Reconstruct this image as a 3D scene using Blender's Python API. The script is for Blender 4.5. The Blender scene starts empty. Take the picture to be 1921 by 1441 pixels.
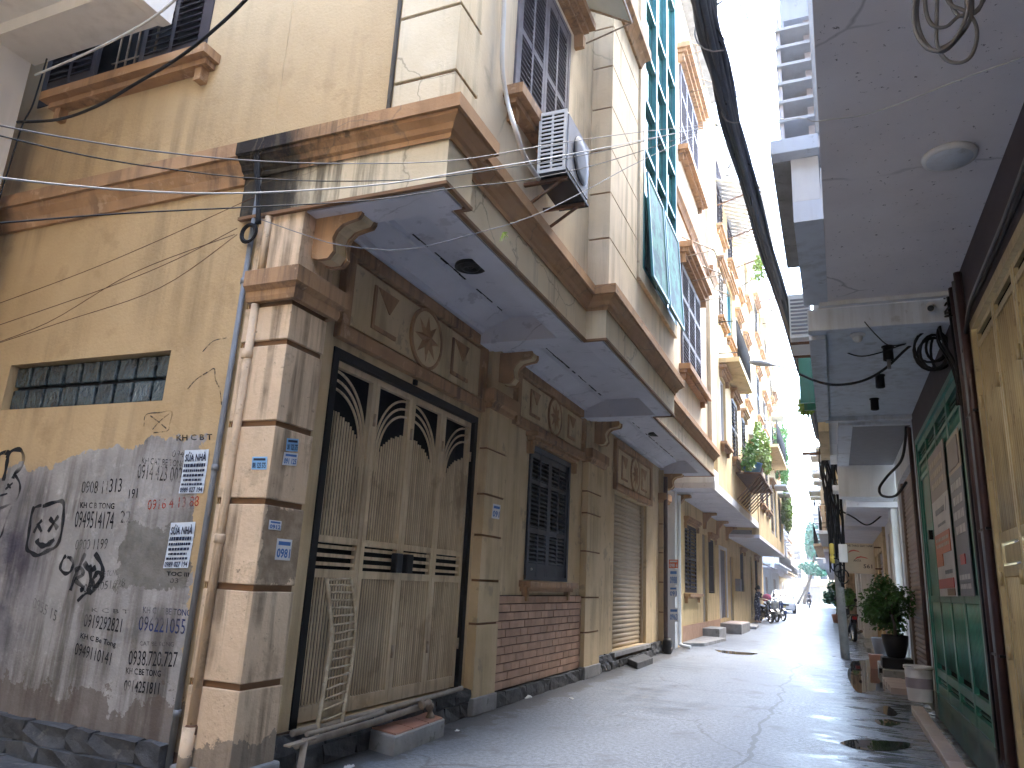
import bpy, bmesh, math, random
from mathutils import Vector, Matrix, Euler
random.seed(11)
SC = bpy.context.scene
COL = SC.collection
R = math.radians

# ------------------------------------------------------------ camera
H = 1.3                      # lens height above the road, metres
FPX = 1388.5                 # focal length in pixels of the 1921 px wide photo
YAW, PITCH, ROLL = R(23.6), R(14.747), R(-3.077)
_f = Vector((-math.sin(YAW)*math.cos(PITCH), math.cos(YAW)*math.cos(PITCH), math.sin(PITCH)))
_r = Vector((math.cos(YAW), math.sin(YAW), 0))
_d = _f.cross(_r)
RI = _r*math.cos(ROLL) + _d*math.sin(ROLL)
DN = -_r*math.sin(ROLL) + _d*math.cos(ROLL)
FW = _f
cam = bpy.data.cameras.new('camera')
cam.sensor_width = 36; cam.sensor_fit = 'HORIZONTAL'; cam.lens = FPX/1921*36
cam.clip_start = 0.05; cam.clip_end = 2000
camo = bpy.data.objects.new('camera', cam); COL.objects.link(camo)
m = Matrix((RI, -DN, -FW)).transposed().to_4x4(); m.translation = (0, 0, H)
camo.matrix_world = m
SC.camera = camo

# ------------------------------------------------------------ sky, sun, exposure
SUN_EL, SUN_AZ = R(60), R(24)           # azimuth: from +Y, clockwise
w = bpy.data.worlds.new('World'); SC.world = w; w.use_nodes = True
wn = w.node_tree; sky = wn.nodes.new('ShaderNodeTexSky'); sky.sky_type = 'NISHITA'
sky.sun_disc = False; sky.sun_elevation = SUN_EL; sky.sun_rotation = SUN_AZ
sky.air_density = 1.0; sky.dust_density = 1.2; sky.ozone_density = 1.0
bg = wn.nodes['Background']; bg.inputs[1].default_value = 0.15
wn.links.new(sky.outputs[0], bg.inputs[0])
sl = bpy.data.lights.new('sun', 'SUN'); sl.energy = 0.6; sl.angle = R(30); sl.color = (1, .95, .87)
so = bpy.data.objects.new('sun', sl); COL.objects.link(so)
sd = Vector((math.sin(SUN_AZ)*math.cos(SUN_EL), math.cos(SUN_AZ)*math.cos(SUN_EL), math.sin(SUN_EL)))
so.rotation_euler = sd.to_track_quat('Z', 'Y').to_euler(); so.location = (0, -5, 30)
SC.view_settings.view_transform = 'Standard'; SC.view_settings.look = 'None'
SC.view_settings.gamma = 1; SC.view_settings.use_curve_mapping = False
SC.view_settings.exposure = 4.6
SC.render.engine = 'CYCLES'
SC.cycles.max_bounces = 10; SC.cycles.diffuse_bounces = 7; SC.cycles.glossy_bounces = 3
SC.cycles.transparent_max_bounces = 8; SC.cycles.caustics_reflective = False; SC.cycles.caustics_refractive = False

# ------------------------------------------------------------ helpers
def P(x, y, ax, v):
    """point where the photo pixel's line of sight meets the plane axis = v"""
    d = RI*((x-960.5)/FPX) + DN*((y-720.5)/FPX) + FW
    o = Vector((0, 0, H)); t = (v-o[ax])/d[ax]
    return o + d*t

class MB:
    def __init__(s): s.v = []; s.f = []; s.sm = []; s.mi = []; s.cur = 0
    def face(s, idx, sm=False): s.f.append(idx); s.sm.append(sm); s.mi.append(s.cur)
    def box(s, x0, x1, y0, y1, z0, z1):
        if x0 > x1: x0, x1 = x1, x0
        if y0 > y1: y0, y1 = y1, y0
        if z0 > z1: z0, z1 = z1, z0
        b = len(s.v)
        s.v += [(x0,y0,z0),(x1,y0,z0),(x1,y1,z0),(x0,y1,z0),(x0,y0,z1),(x1,y0,z1),(x1,y1,z1),(x0,y1,z1)]
        for q in ((3,2,1,0),(4,5,6,7),(0,1,5,4),(1,2,6,5),(2,3,7,6),(3,0,4,7)): s.face([b+i for i in q])
        return s
    def hexa(s, p):          # 8 points: bottom ring, top ring
        b = len(s.v); s.v += [tuple(q) for q in p]
        for q in ((3,2,1,0),(4,5,6,7),(0,1,5,4),(1,2,6,5),(2,3,7,6),(3,0,4,7)): s.face([b+i for i in q])
        return s
    def bar(s, a, b, w, h, up=(0,0,1)):      # box from a to b, w across, h along up
        a = Vector(a); b = Vector(b); d = (b-a).normalized(); u = Vector(up)
        sd_ = d.cross(u)
        if sd_.length < 1e-4: sd_ = d.cross(Vector((0,1,0)))
        sd_.normalize(); u = sd_.cross(d).normalized()
        x = sd_*(w/2); z = u*(h/2)
        return s.hexa([a-x-z, a+x-z, b+x-z, b-x-z, a-x+z, a+x+z, b+x+z, b-x+z])
    def prism(s, pts, ax, a, b, sm=False):
        n = len(pts); k = len(s.v)
        def mk(p, t): return {'x': (t, p[0], p[1]), 'y': (p[0], t, p[1]), 'z': (p[0], p[1], t)}[ax]
        s.v += [mk(p, a) for p in pts] + [mk(p, b) for p in pts]
        s.face([k+i for i in range(n)]); s.face([k+n+i for i in reversed(range(n))])
        for i in range(n):
            j = (i+1) % n; s.face([k+j, k+i, k+n+i, k+n+j], sm)
        return s
    def tube(s, pts, r, n=8, caps=True, closed=False):
        pts = [Vector(p) for p in pts]; m_ = len(pts); k = len(s.v)
        rr = r if isinstance(r, (list, tuple)) else [r]*m_
        t0 = (pts[1]-pts[0]).normalized()
        u = t0.orthogonal().normalized()
        for i, p in enumerate(pts):
            if closed: t = (pts[(i+1) % m_]-pts[i-1])
            else: t = pts[min(i+1, m_-1)]-pts[max(i-1, 0)]
            if t.length < 1e-9: t = t0
            t = t.normalized(); u = (u-t*u.dot(t))
            if u.length < 1e-6: u = t.orthogonal()
            u.normalize(); v_ = t.cross(u)
            for j in range(n):
                a = 2*math.pi*j/n; s.v.append(tuple(p+(u*math.cos(a)+v_*math.sin(a))*rr[i]))
        for i in range(m_ if closed else m_-1):
            i2 = (i+1) % m_
            for j in range(n):
                j2 = (j+1) % n; s.face([k+i*n+j, k+i*n+j2, k+i2*n+j2, k+i2*n+j], True)
        if caps and not closed:
            s.face([k+j for j in reversed(range(n))]); s.face([k+(m_-1)*n+j for j in range(n)])
        return s
    def lathe(s, prof, c, n=20, ax='z', caps=True):
        k = len(s.v); c = Vector(c)
        for r_, h_ in prof:
            for j in range(n):
                a = 2*math.pi*j/n; q = (math.cos(a)*r_, math.sin(a)*r_)
                o = {'z': (q[0], q[1], h_), 'x': (h_, q[0], q[1]), 'y': (q[0], h_, q[1])}[ax]
                s.v.append(tuple(c+Vector(o)))
        for i in range(len(prof)-1):
            for j in range(n):
                j2 = (j+1) % n; s.face([k+i*n+j, k+i*n+j2, k+(i+1)*n+j2, k+(i+1)*n+j], True)
        if caps:
            s.face([k+j for j in reversed(range(n))]); s.face([k+(len(prof)-1)*n+j for j in range(n)])
        return s
    def poly(s, pts):
        k = len(s.v); s.v += [tuple(p) for p in pts]; s.face(list(range(k, k+len(pts)))); return s
    def sweep(s, path, prof, close_ends=True):
        """profile (outward offset, z) swept along a plan path, outward = right of travel, mitred"""
        n = len(prof); k = len(s.v); m_ = len(path); nor = []
        for i in range(m_-1):
            d = Vector((path[i+1][0]-path[i][0], path[i+1][1]-path[i][1])).normalized(); nor.append(Vector((d.y, -d.x)))
        for i in range(m_):
            if i == 0: o = nor[0]; q = 1
            elif i == m_-1: o = nor[-1]; q = 1
            else:
                o = (nor[i-1]+nor[i])
                if o.length < 1e-6: o = nor[i]; q = 1
                else: o.normalize(); q = 1/max(.2, o.dot(nor[i]))
            for a, z in prof: s.v.append((path[i][0]+o.x*a*q, path[i][1]+o.y*a*q, z))
        for i in range(m_-1):
            for j in range(n):
                j2 = (j+1) % n; s.face([k+i*n+j, k+(i+1)*n+j, k+(i+1)*n+j2, k+i*n+j2])
        if close_ends:
            s.face([k+j for j in range(n)]); s.face([k+(m_-1)*n+j for j in reversed(range(n))])
        return s
    def mesh(s, name, mats, off=(0,0,0), bevel=0):
        me = bpy.data.meshes.new(name)
        me.from_pydata([(p[0]-off[0], p[1]-off[1], p[2]-off[2]) for p in s.v], [], s.f)
        me.polygons.foreach_set('use_smooth', s.sm)
        me.polygons.foreach_set('material_index', s.mi)
        for mt in (mats if isinstance(mats, (list, tuple)) else [mats]): me.materials.append(mt)
        b = bmesh.new(); b.from_mesh(me)
        bmesh.ops.recalc_face_normals(b, faces=b.faces)
        if bevel: bmesh.ops.bevel(b, geom=b.edges[:], offset=bevel, segments=2, affect='EDGES', profile=.5)
        b.to_mesh(me); b.free(); me.update(); return me

WL = {}                       # world location of every parent
def tag(o, label=None, cat=None, group=None, kind=None):
    for k_, v_ in (('label', label), ('category', cat), ('group', group), ('kind', kind)):
        if v_: o[k_] = v_
    return o
def thing(name, loc, label, cat, group=None, rz=0):
    o = bpy.data.objects.new(name, None); COL.objects.link(o); o.location = loc
    o.empty_display_size = .2
    if rz: o.rotation_euler = (0, 0, rz)
    WL[o.name] = Vector(loc); return tag(o, label, cat, group)
def obj(name, mb, mt, parent=None, label=None, cat=None, group=None, kind=None, bevel=0, local=False, at=None):
    """one mesh object; geometry given in world metres (local=True: in the parent's own frame)"""
    pl = WL[parent.name] if parent else Vector((0,0,0))
    org = Vector(at) if at is not None else pl
    if local: org = Vector((0,0,0))
    me = mb.mesh(name, mt, org, bevel)
    o = bpy.data.objects.new(name, me); COL.objects.link(o)
    if parent: o.parent = parent
    if not local:
        o.location = org-pl; WL[o.name] = org
    else: WL[o.name] = Vector((0,0,0))
    return tag(o, label, cat, group, kind)
def piece(name, me, loc, parent, rot=None, scale=None):
    """a copy that shares mesh data; loc in world metres"""
    o = bpy.data.objects.new(name, me); COL.objects.link(o); o.parent = parent
    o.location = Vector(loc)-WL[parent.name]; WL[o.name] = Vector(loc)
    if rot: o.rotation_euler = rot
    if scale: o.scale = scale
    return o
def copy_tree(o, parent=None):
    c = o.copy(); COL.objects.link(c)
    if parent: c.parent = parent
    for ch in list(o.children): copy_tree(ch, c)
    return c
def catenary(a, b, sag, n=14):
    a = Vector(a); b = Vector(b)
    return [a.lerp(b, i/n)+Vector((0,0,-sag*4*(i/n)*(1-i/n))) for i in range(n+1)]
def smooth_path(pts, k=6):
    pts = [Vector(p) for p in pts]; out = []
    for i in range(len(pts)-1):
        p0 = pts[max(i-1,0)]; p1 = pts[i]; p2 = pts[i+1]; p3 = pts[min(i+2, len(pts)-1)]
        for j in range(k):
            t = j/k
            out.append(.5*((2*p1)+(p2-p0)*t+(2*p0-5*p1+4*p2-p3)*t*t+(3*p1-p0-3*p2+p3)*t**3))
    return out+[pts[-1]]

# ------------------------------------------------------------ materials
class NT:
    def __init__(s, mt): s.t = mt.node_tree; s.b = s.t.nodes['Principled BSDF']; s.g = None
    def n(s, ty, **kw):
        q = s.t.nodes.new('ShaderNode'+ty)
        for k_, v_ in kw.items(): setattr(q, k_, v_)
        return q
    def l(s, a, b): s.t.links.new(a, b)
    def pos(s):
        if not s.g: s.g = s.n('NewGeometry')
        return s.g.outputs['Position']
    def noise(s, scale, detail=4, rough=.55, vec=None, stretch=None):
        q = s.n('TexNoise'); q.inputs['Scale'].default_value = scale; q.inputs['Detail'].default_value = detail
        q.inputs['Roughness'].default_value = rough
        v_ = vec or s.pos()
        if stretch:
            mp = s.n('Mapping'); mp.inputs['Scale'].default_value = stretch; s.l(v_, mp.inputs['Vector']); v_ = mp.outputs[0]
        s.l(v_, q.inputs['Vector']); return q.outputs['Fac']
    def ramp(s, fac, a, b, ca=0., cb=1.):
        q = s.n('MapRange'); q.clamp = True
        for i, v_ in zip((1,2,3,4), (a,b,ca,cb)): q.inputs[i].default_value = v_
        s.l(fac, q.inputs[0]); return q.outputs[0]
    def math(s, op, a, b=None, clamp=False):
        q = s.n('Math', operation=op); q.use_clamp = clamp
        for i, v_ in enumerate((a, b)):
            if v_ is None: continue
            if isinstance(v_, (int, float)): q.inputs[i].default_value = v_
            else: s.l(v_, q.inputs[i])
        return q.outputs[0]
    def mix(s, fac, a, b):
        q = s.n('Mix', data_type='RGBA')
        if isinstance(fac, (int, float)): q.inputs[0].default_value = fac
        else: s.l(fac, q.inputs[0])
        for i, v_ in ((6, a), (7, b)):
            if isinstance(v_, tuple): q.inputs[i].default_value = v_+(1,)
            else: s.l(v_, q.inputs[i])
        return q.outputs[2]
    def xyz(s):
        q = s.n('SeparateXYZ'); s.l(s.pos(), q.inputs[0]); return q.outputs
    def col(s, c): s.l(c, s.b.inputs['Base Color'])
    def bump(s, h_, strength=.3, dist=.01):
        q = s.n('Bump'); q.inputs['Strength'].default_value = strength; q.inputs['Distance'].default_value = dist
        s.l(h_, q.inputs['Height']); s.l(q.outputs[0], s.b.inputs['Normal'])
def newmat(name, rough=.8, metal=0, spec=.4):
    mt = bpy.data.materials.new(name); mt.use_nodes = True; t = NT(mt)
    t.b.inputs['Roughness'].default_value = rough; t.b.inputs['Metallic'].default_value = metal
    t.b.inputs['Specular IOR Level'].default_value = spec
    return mt, t
def mat(name, c1, c2=None, scale=3., rough=.8, metal=0, bump=.15, bscale=60, streak=None, spot=None, var=0., spec=.35, ravar=0., crack=0., dist=.008):
    """painted / plastered / metal surface: two tones, vertical run marks, spots, fine relief"""
    mt, t = newmat(name, rough, metal, spec)
    c2 = c2 or tuple(x*.8 for x in c1)
    n1 = t.noise(scale, 6, .6)
    c = t.mix(t.ramp(n1, .35, .68), c1, c2)
    if streak:
        sc_, amt, colr = streak
        n2 = t.noise(sc_, 5, .6, stretch=(1, 1, .08)); n3 = t.noise(1.3, 3)
        f = t.math('MULTIPLY', t.ramp(n2, .46, .64, 0, amt), t.ramp(n3, .36, .56))
        c = t.mix(f, c, colr)
    if spot:
        sc_, th, amt, colr = spot
        n4 = t.noise(sc_, 5, .65); c = t.mix(t.ramp(n4, th, th+.05, 0, amt), c, colr)
    hgt = t.noise(bscale, 4, .6)
    if crack:
        vo = t.n('TexVoronoi', feature='DISTANCE_TO_EDGE'); vo.inputs['Scale'].default_value = crack
        nz = t.n('TexNoise'); nz.inputs['Scale'].default_value = crack*2; nz.inputs['Detail'].default_value = 5; t.l(t.pos(), nz.inputs['Vector'])
        ad = t.n('VectorMath', operation='MULTIPLY_ADD'); ad.inputs[1].default_value = (.5,.5,.5)
        t.l(nz.outputs['Color'], ad.inputs[0]); t.l(t.pos(), ad.inputs[2]); t.l(ad.outputs[0], vo.inputs['Vector'])
        e = t.ramp(vo.outputs['Distance'], 0, .008, 1, 0)
        e = t.math('MULTIPLY', e, t.ramp(t.noise(.9, 2), .52, .6)); c = t.mix(t.math('MULTIPLY', e, .6), c, tuple(x*.35 for x in c2))
    if var:
        oi = t.n('ObjectInfo'); hs = t.n('HueSaturation')
        t.l(t.ramp(oi.outputs['Random'], 0, 1, 1-var, 1+var), hs.inputs['Value']); t.l(c, hs.inputs['Color']); c = hs.outputs[0]
    t.col(c)
    if ravar:
        t.l(t.ramp(n1, .3, .7, max(.03, rough-ravar), min(1, rough+ravar)), t.b.inputs['Roughness'])
    if bump: t.bump(hgt, bump, dist)
    return mt
def plain(name, c, rough=.6, metal=0, spec=.4):
    mt, t = newmat(name, rough, metal, spec)
    n_ = t.noise(9, 4); t.col(t.mix(t.ramp(n_, .3, .7), c, tuple(x*.82 for x in c))); return mt
def worn_ink(name, c, lo=.42, hi=.6, scale=26):
    """paint that has partly rubbed off: holes show the wall beneath"""
    mt, t = newmat(name, .85, 0, .2); t.b.inputs['Base Color'].default_value = c+(1,)
    tr = t.n('BsdfTransparent'); mx = t.n('MixShader'); out = t.t.nodes['Material Output']
    f = t.math('MAXIMUM', t.ramp(t.noise(scale, 5, .7), lo, hi), t.ramp(t.noise(3.5, 2), .52, .7))
    t.l(f, mx.inputs[0]); t.l(t.b.outputs[0], mx.inputs[1]); t.l(tr.outputs[0], mx.inputs[2]); t.l(mx.outputs[0], out.inputs[0])
    return mt
# ------------------------------------------------------------ surface library
OCH = (.56, .37, .17); CREAM = (.66, .52, .32); PEACH = (.68, .48, .31); BRN = (.42, .205, .085)
DIRT = (.10, .075, .05)
M = {}
M['cream'] = mat('cream_plaster', (.63,.48,.285), (.53,.39,.215), 1.6, .85, bump=.4, bscale=22, streak=(6,.5,(.22,.16,.09)), spot=(4,.60,.7,(.34,.265,.17)), dist=.012)
M['upper'] = mat('pale_yellow_plaster', (.70,.59,.43), (.61,.50,.34), .9, .85, bump=.3, bscale=24, streak=(7,.55,(.30,.24,.16)), crack=.55, spot=(3,.64,.4,(.45,.37,.26)))
M['trim'] = mat('brown_trim_paint', (.43,.255,.13), (.33,.185,.09), 2.5, .8, bump=.35, bscale=30, streak=(10,.75,(.10,.065,.045)), spot=(7,.60,.55,(.55,.37,.23)))
M['soffit'] = mat('grey_white_soffit', (.66,.65,.69), (.57,.56,.60), 1.8, .9, bump=.2, bscale=20, spot=(5,.60,.5,(.36,.34,.37)), crack=.7)
def pillar_mat():
    mt, t = newmat('peach_pillar_plaster', .88, 0, .2); x, y, z = t.xyz()
    c = t.mix(t.ramp(t.noise(1.7, 6, .6), .32, .68), (.70,.53,.355), (.58,.42,.27))
    c = t.mix(t.ramp(t.noise(5, 6, .7), .57, .64, 0, .6), c, (.42,.31,.20))
    c = t.mix(t.math('MULTIPLY', t.ramp(t.noise(11, 5, .6, stretch=(1,1,.06)), .46, .62, 0, .85), t.ramp(t.noise(1.9, 3), .40, .58)), c, (.19,.135,.085))
    # paint fallen off to brown render on the street face
    nn = t.math('MULTIPLY', t.math('SUBTRACT', t.noise(6, 6, .7), .5), .34)
    m_ = t.math('MULTIPLY', t.math('GREATER_THAN', t.math('ADD', z, nn), 1.20), t.math('LESS_THAN', t.math('ADD', z, nn), 1.70))
    m_ = t.math('MULTIPLY', m_, t.math('GREATER_THAN', t.math('ADD', y, t.math('MULTIPLY', nn, .5)), 3.70)); m_ = t.math('MULTIPLY', m_, t.math('LESS_THAN', y, 4.2))
    c = t.mix(t.math('MULTIPLY', m_, .85), c, t.mix(t.ramp(t.noise(9,6), .4, .6), (.20,.145,.095), (.33,.25,.17)))
    # tide mark of splashed dirt with a ragged top
    mud = t.math('LESS_THAN', z, t.math('ADD', .30, t.math('MULTIPLY', t.math('SUBTRACT', t.noise(3.5, 6, .7), .5), .7)))
    c = t.mix(t.math('MULTIPLY', mud, .65), c, (.13,.115,.095))
    c = t.mix(t.ramp(t.noise(20, 5, .7), .64, .68, 0, .7), c, (.25,.18,.12))
    t.col(c); t.bump(t.math('ADD', t.noise(24, 5, .65), t.math('MULTIPLY', t.noise(5,4), 1.3)), .5, .014); return mt
M['peach'] = pillar_mat()
M['yellow'] = mat('yellow_plaster', (.66,.495,.26), (.56,.41,.20), 1.2, .85, bump=.35, bscale=24, streak=(5,.45,(.24,.165,.085)), spot=(3,.60,.55,(.38,.26,.13)))
M['groove'] = mat('dark_groove_paint', (.22,.12,.06), rough=.9)  # dark brown of the joints and the drip edge
M['black'] = plain('black_paint', (.007,.007,.008), .5, 0, .2)
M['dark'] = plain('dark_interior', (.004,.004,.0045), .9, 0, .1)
M['ink'] = plain('black_cable', (.008,.008,.010), .55, 0, .25)
M['bluecable'] = mat('weathered_cable_sheath', (.030,.040,.062), (.018,.023,.036), 6, .45, bump=.3, bscale=30)
M['whitecable'] = plain('white_cable', (.62,.6,.56), .5)
M['greycable'] = plain('grey_cable', (.18,.17,.17), .5)
M['gate'] = mat('gate_tan_paint', (.60,.465,.295), (.50,.375,.225), 3, .5, bump=.15, bscale=60, spot=(2.2,.56,.4,(.24,.16,.09)), streak=(16,.5,(.16,.10,.06)), var=.10)
M['gold'] = mat('gold_gate_paint', (.44,.335,.17), (.33,.25,.125), 2.4, .36, bump=.12, bscale=40, spot=(6,.62,.6,(.17,.11,.05)), streak=(14,.5,(.14,.09,.045)), spec=.6)
M['navy'] = mat('navy_shutter_paint', (.024,.033,.05), (.017,.023,.036), 4, .5, bump=.12, bscale=70, var=.12)
M['plum'] = mat('dark_plum_shutter_paint', (.05,.04,.045), (.032,.028,.034), 4, .6, bump=.15, bscale=70, var=.12)
M['greyshut'] = mat('grey_wood_shutter_paint', (.17,.15,.165), (.10,.09,.10), 5, .65, bump=.2, bscale=70, var=.1)
M['bars'] = mat('rusty_cream_bars', (.42,.34,.25), (.25,.16,.09), 14, .6, bump=.1)
M['brick'] = mat('pink_facing_brick', (.50,.31,.205), (.40,.235,.15), 6, .8, bump=.3, bscale=70, var=.14, spot=(9,.62,.5,(.30,.22,.15)))
M['mortar'] = mat('dark_mortar', (.10,.06,.04), rough=.95)
M['stone'] = mat('dark_plinth_stone', (.085,.085,.085), (.045,.046,.05), 7, .75, bump=.7, bscale=18, var=.25, dist=.02, spot=(8,.6,.5,(.16,.15,.13)))
M['concrete'] = mat('weathered_concrete', (.30,.295,.285), (.20,.195,.19), 5, .85, bump=.5, bscale=30, spot=(8,.6,.6,(.10,.10,.09)))
M['redtile'] = mat('red_tile', (.40,.20,.135), (.32,.15,.10), 6, .55, bump=.15, bscale=50, var=.1, spot=(7,.62,.5,(.30,.24,.2)))
M['pinktile'] = mat('pink_paving_tile', (.42,.335,.30), (.35,.275,.245), 6, .45, bump=.2, bscale=50, var=.12, spot=(7,.6,.5,(.25,.22,.2)))
M['roll'] = mat('beige_roller_metal', (.46,.37,.25), (.40,.31,.20), 2, .45, bump=.06, var=.05, spot=(9,.66,.5,(.22,.15,.08)))
M['rollb'] = mat('brown_roller_metal', (.26,.19,.16), (.21,.155,.13), 2, .5, bump=.06, var=.06)
M['pipe'] = mat('grey_pvc_pipe', (.21,.22,.23), (.15,.155,.16), 4, .5, bump=.1)
M['ppipe'] = mat('painted_downpipe', (.64,.47,.32), (.52,.37,.24), 4, .7, bump=.2, spot=(10,.57,.7,(.28,.19,.12)))
M['bpipe'] = mat('dark_brown_pipe', (.07,.035,.03), (.04,.02,.018), 4, .3, bump=.05)
M['white'] = mat('white_paint', (.72,.72,.71), (.62,.62,.62), 2, .75, bump=.15, bscale=40, streak=(8,.3,(.4,.38,.35)))
M['offwhite'] = mat('stained_white_soffit', (.82,.78,.78), (.72,.68,.685), 1.2, .85, bump=.12, bscale=30, spot=(26,.645,.9,(.10,.085,.08)), crack=.5)
M['warmwhite'] = mat('warm_white_paint', (.84,.80,.73), (.76,.72,.65), 1.5, .8, bump=.15, bscale=24, streak=(7,.3,(.5,.45,.38)))
M['bluewhite'] = mat('blue_white_paint', (.66,.70,.75), (.58,.615,.67), 1.5, .8, bump=.15, bscale=24, spot=(6,.62,.45,(.34,.34,.34)), streak=(8,.4,(.3,.29,.28)))
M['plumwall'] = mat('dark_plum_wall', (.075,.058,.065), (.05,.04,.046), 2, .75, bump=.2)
M['green'] = mat('green_gate_paint', (.022,.175,.125), (.014,.115,.085), 3, .36, bump=.1, bscale=70, spot=(5,.60,.55,(.07,.10,.08)), streak=(12,.6,(.05,.07,.055)), var=.08, spec=.5)
M['tealframe'] = mat('teal_window_frame', (.05,.23,.24), (.035,.17,.18), 3, .4, bump=.05)
M['wood'] = mat('grey_weathered_wood', (.30,.25,.19), (.20,.16,.12), 9, .8, bump=.4, bscale=40)
M['bamboo'] = mat('old_bamboo', (.50,.40,.26), (.33,.24,.14), 16, .65, bump=.3, bscale=50, spot=(30,.6,.6,(.2,.13,.07)))
M['rust'] = mat('rusty_iron', (.16,.075,.035), (.08,.04,.025), 12, .8, bump=.4)
M['acwhite'] = mat('ac_white_shell', (.70,.70,.68), (.62,.62,.6), 3, .5, bump=.05)
M['acgrey'] = plain('ac_grey_face', (.20,.20,.22), .55)
M['leaf'] = mat('dark_green_leaf', (.05,.15,.03), (.03,.09,.018), 12, .45, bump=0, var=0)
M['leafy'] = mat('yellow_green_leaf', (.24,.34,.05), (.13,.21,.035), 10, .5, bump=0)
M['leafm'] = mat('mid_green_leaf', (.11,.25,.05), (.065,.16,.03), 10, .5, bump=0)
M['leaft'] = mat('teal_green_leaf', (.04,.19,.12), (.025,.12,.075), 6, .5, bump=0)
M['bark'] = mat('grey_bark', (.13,.105,.08), (.08,.065,.05), 14, .9, bump=.6, bscale=30)
for k_ in ('leaf','leafy','leafm','leaft'):
    b_ = M[k_].node_tree.nodes['Principled BSDF']
    if 'Subsurface Weight' in b_.inputs: b_.inputs['Subsurface Weight'].default_value = 0
# teal glass, reflective, slightly dark
gm, t = newmat('teal_glass', .06, 0, .8); t.col(t.mix(t.ramp(t.noise(.8,3), .3, .7), (.012,.075,.07), (.02,.11,.10))); M['glass'] = gm
gm, t = newmat('green_sash_glass', .45, 0, .03); t.col(t.mix(t.ramp(t.noise(4,5,.65), .42, .60), (.006,.055,.030), (.035,.18,.085))); M['glassg'] = gm
gm, t = newmat('dark_window_glass', .08, 0, .7); t.col(t.mix(t.ramp(t.noise(2,3), .3, .7), (.01,.012,.014), (.03,.035,.04))); M['glassd'] = gm
gm, t = newmat('cast_glass_block', .12, 0, .8); t.col(t.mix(t.ramp(t.noise(8,4), .35, .7), (.012,.022,.028), (.045,.07,.075))); t.bump(t.noise(24,4,.6), .9, .03); M['gblock'] = gm

# side wall: ochre paint over a raw grey render, a patch of dark cement, spray mist
def sidewall_mat():
    mt, t = newmat('ochre_side_wall', .88, 0, .25); x, y, z = t.xyz()
    n1 = t.noise(1.1, 6, .6); och = t.mix(t.ramp(n1, .3, .7), (.53,.38,.205), (.44,.305,.155))
    st = t.math('MULTIPLY', t.ramp(t.noise(7, 5, .6, stretch=(1,1,.07)), .46, .70, 0, .55), t.ramp(t.noise(.8, 3), .40, .6))
    och = t.mix(st, och, (.20,.14,.075))
    och = t.mix(t.ramp(t.noise(3, 6, .65), .56, .66, 0, .6), och, (.37,.25,.125))
    och = t.mix(t.ramp(z, 4.6, 5.6, 0, .45), och, (.64,.52,.34))  # upper wall paler: the brighter light up there is mixed into the ochre
    n2 = t.noise(2.2, 6, .6); gr = t.mix(t.ramp(n2, .3, .7), (.40,.375,.35), (.25,.235,.215))
    gr = t.mix(t.ramp(t.noise(9, 6, .7), .55, .68, 0, .5), gr, (.52,.49,.46))
    gr = t.mix(t.math('MULTIPLY', t.ramp(t.noise(9, 5, .6, stretch=(1,1,.1)), .44, .62, 0, .85), t.ramp(t.noise(1.1,2), .36, .54)), gr, (.10,.085,.07))
    edge = t.math('ADD', t.ramp(x, -5.4, -4.5, 1.92, 2.10), t.math('MULTIPLY', t.math('SUBTRACT', t.noise(3.5, 6, .65), .5), .38))
    m1 = t.math('LESS_THAN', z, edge)
    xe = t.math('ADD', t.ramp(z, .9, 1.6, -3.70, -3.86), t.math('MULTIPLY', t.math('SUBTRACT', t.noise(4, 6, .7), .5), .35))
    m1 = t.math('MULTIPLY', m1, t.math('LESS_THAN', x, xe))
    c = t.mix(m1, och, gr)
    # cement repair
    nn = t.math('MULTIPLY', t.math('SUBTRACT', t.noise(5, 6, .7), .5), .3)
    px = t.math('MULTIPLY', t.math('GREATER_THAN', t.math('ADD', x, nn), -4.42), t.math('LESS_THAN', t.math('ADD', x, nn), -3.80))
    pz = t.math('MULTIPLY', t.math('GREATER_THAN', t.math('ADD', z, nn), 1.12), t.math('LESS_THAN', t.math('ADD', z, nn), 1.52))
    c = t.mix(t.math('MULTIPLY', t.math('MULTIPLY', px, pz), .85), c, t.mix(t.ramp(t.noise(7,6), .4, .65), (.135,.125,.105), (.20,.19,.165)))
    # purple and black spray mist low on the left
    dx = t.math('ADD', x, 5.55); dz = t.math('SUBTRACT', z, 1.15)
    rr = t.math('SQRT', t.math('ADD', t.math('MULTIPLY', dx, dx), t.math('MULTIPLY', t.math('MULTIPLY', dz, dz), .35)))
    fm = t.math('MULTIPLY', t.ramp(rr, .05, .55, .85, 0), t.ramp(t.noise(4,4), .3, .6))
    c = t.mix(fm, c, (.035,.03,.06))
    # splashed mud, ragged top
    mud = t.math('LESS_THAN', z, t.math('ADD', .45, t.math('MULTIPLY', t.math('SUBTRACT', t.noise(3, 6, .7), .5), 1.1)))
    c = t.mix(t.math('MULTIPLY', mud, .65), c, (.115,.085,.065))
    t.col(c); t.bump(t.math('ADD', t.noise(35, 5, .6), t.math('MULTIPLY', t.noise(4, 5, .6), 1.5)), .45, .012); return mt
M['side'] = sidewall_mat()
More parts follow.
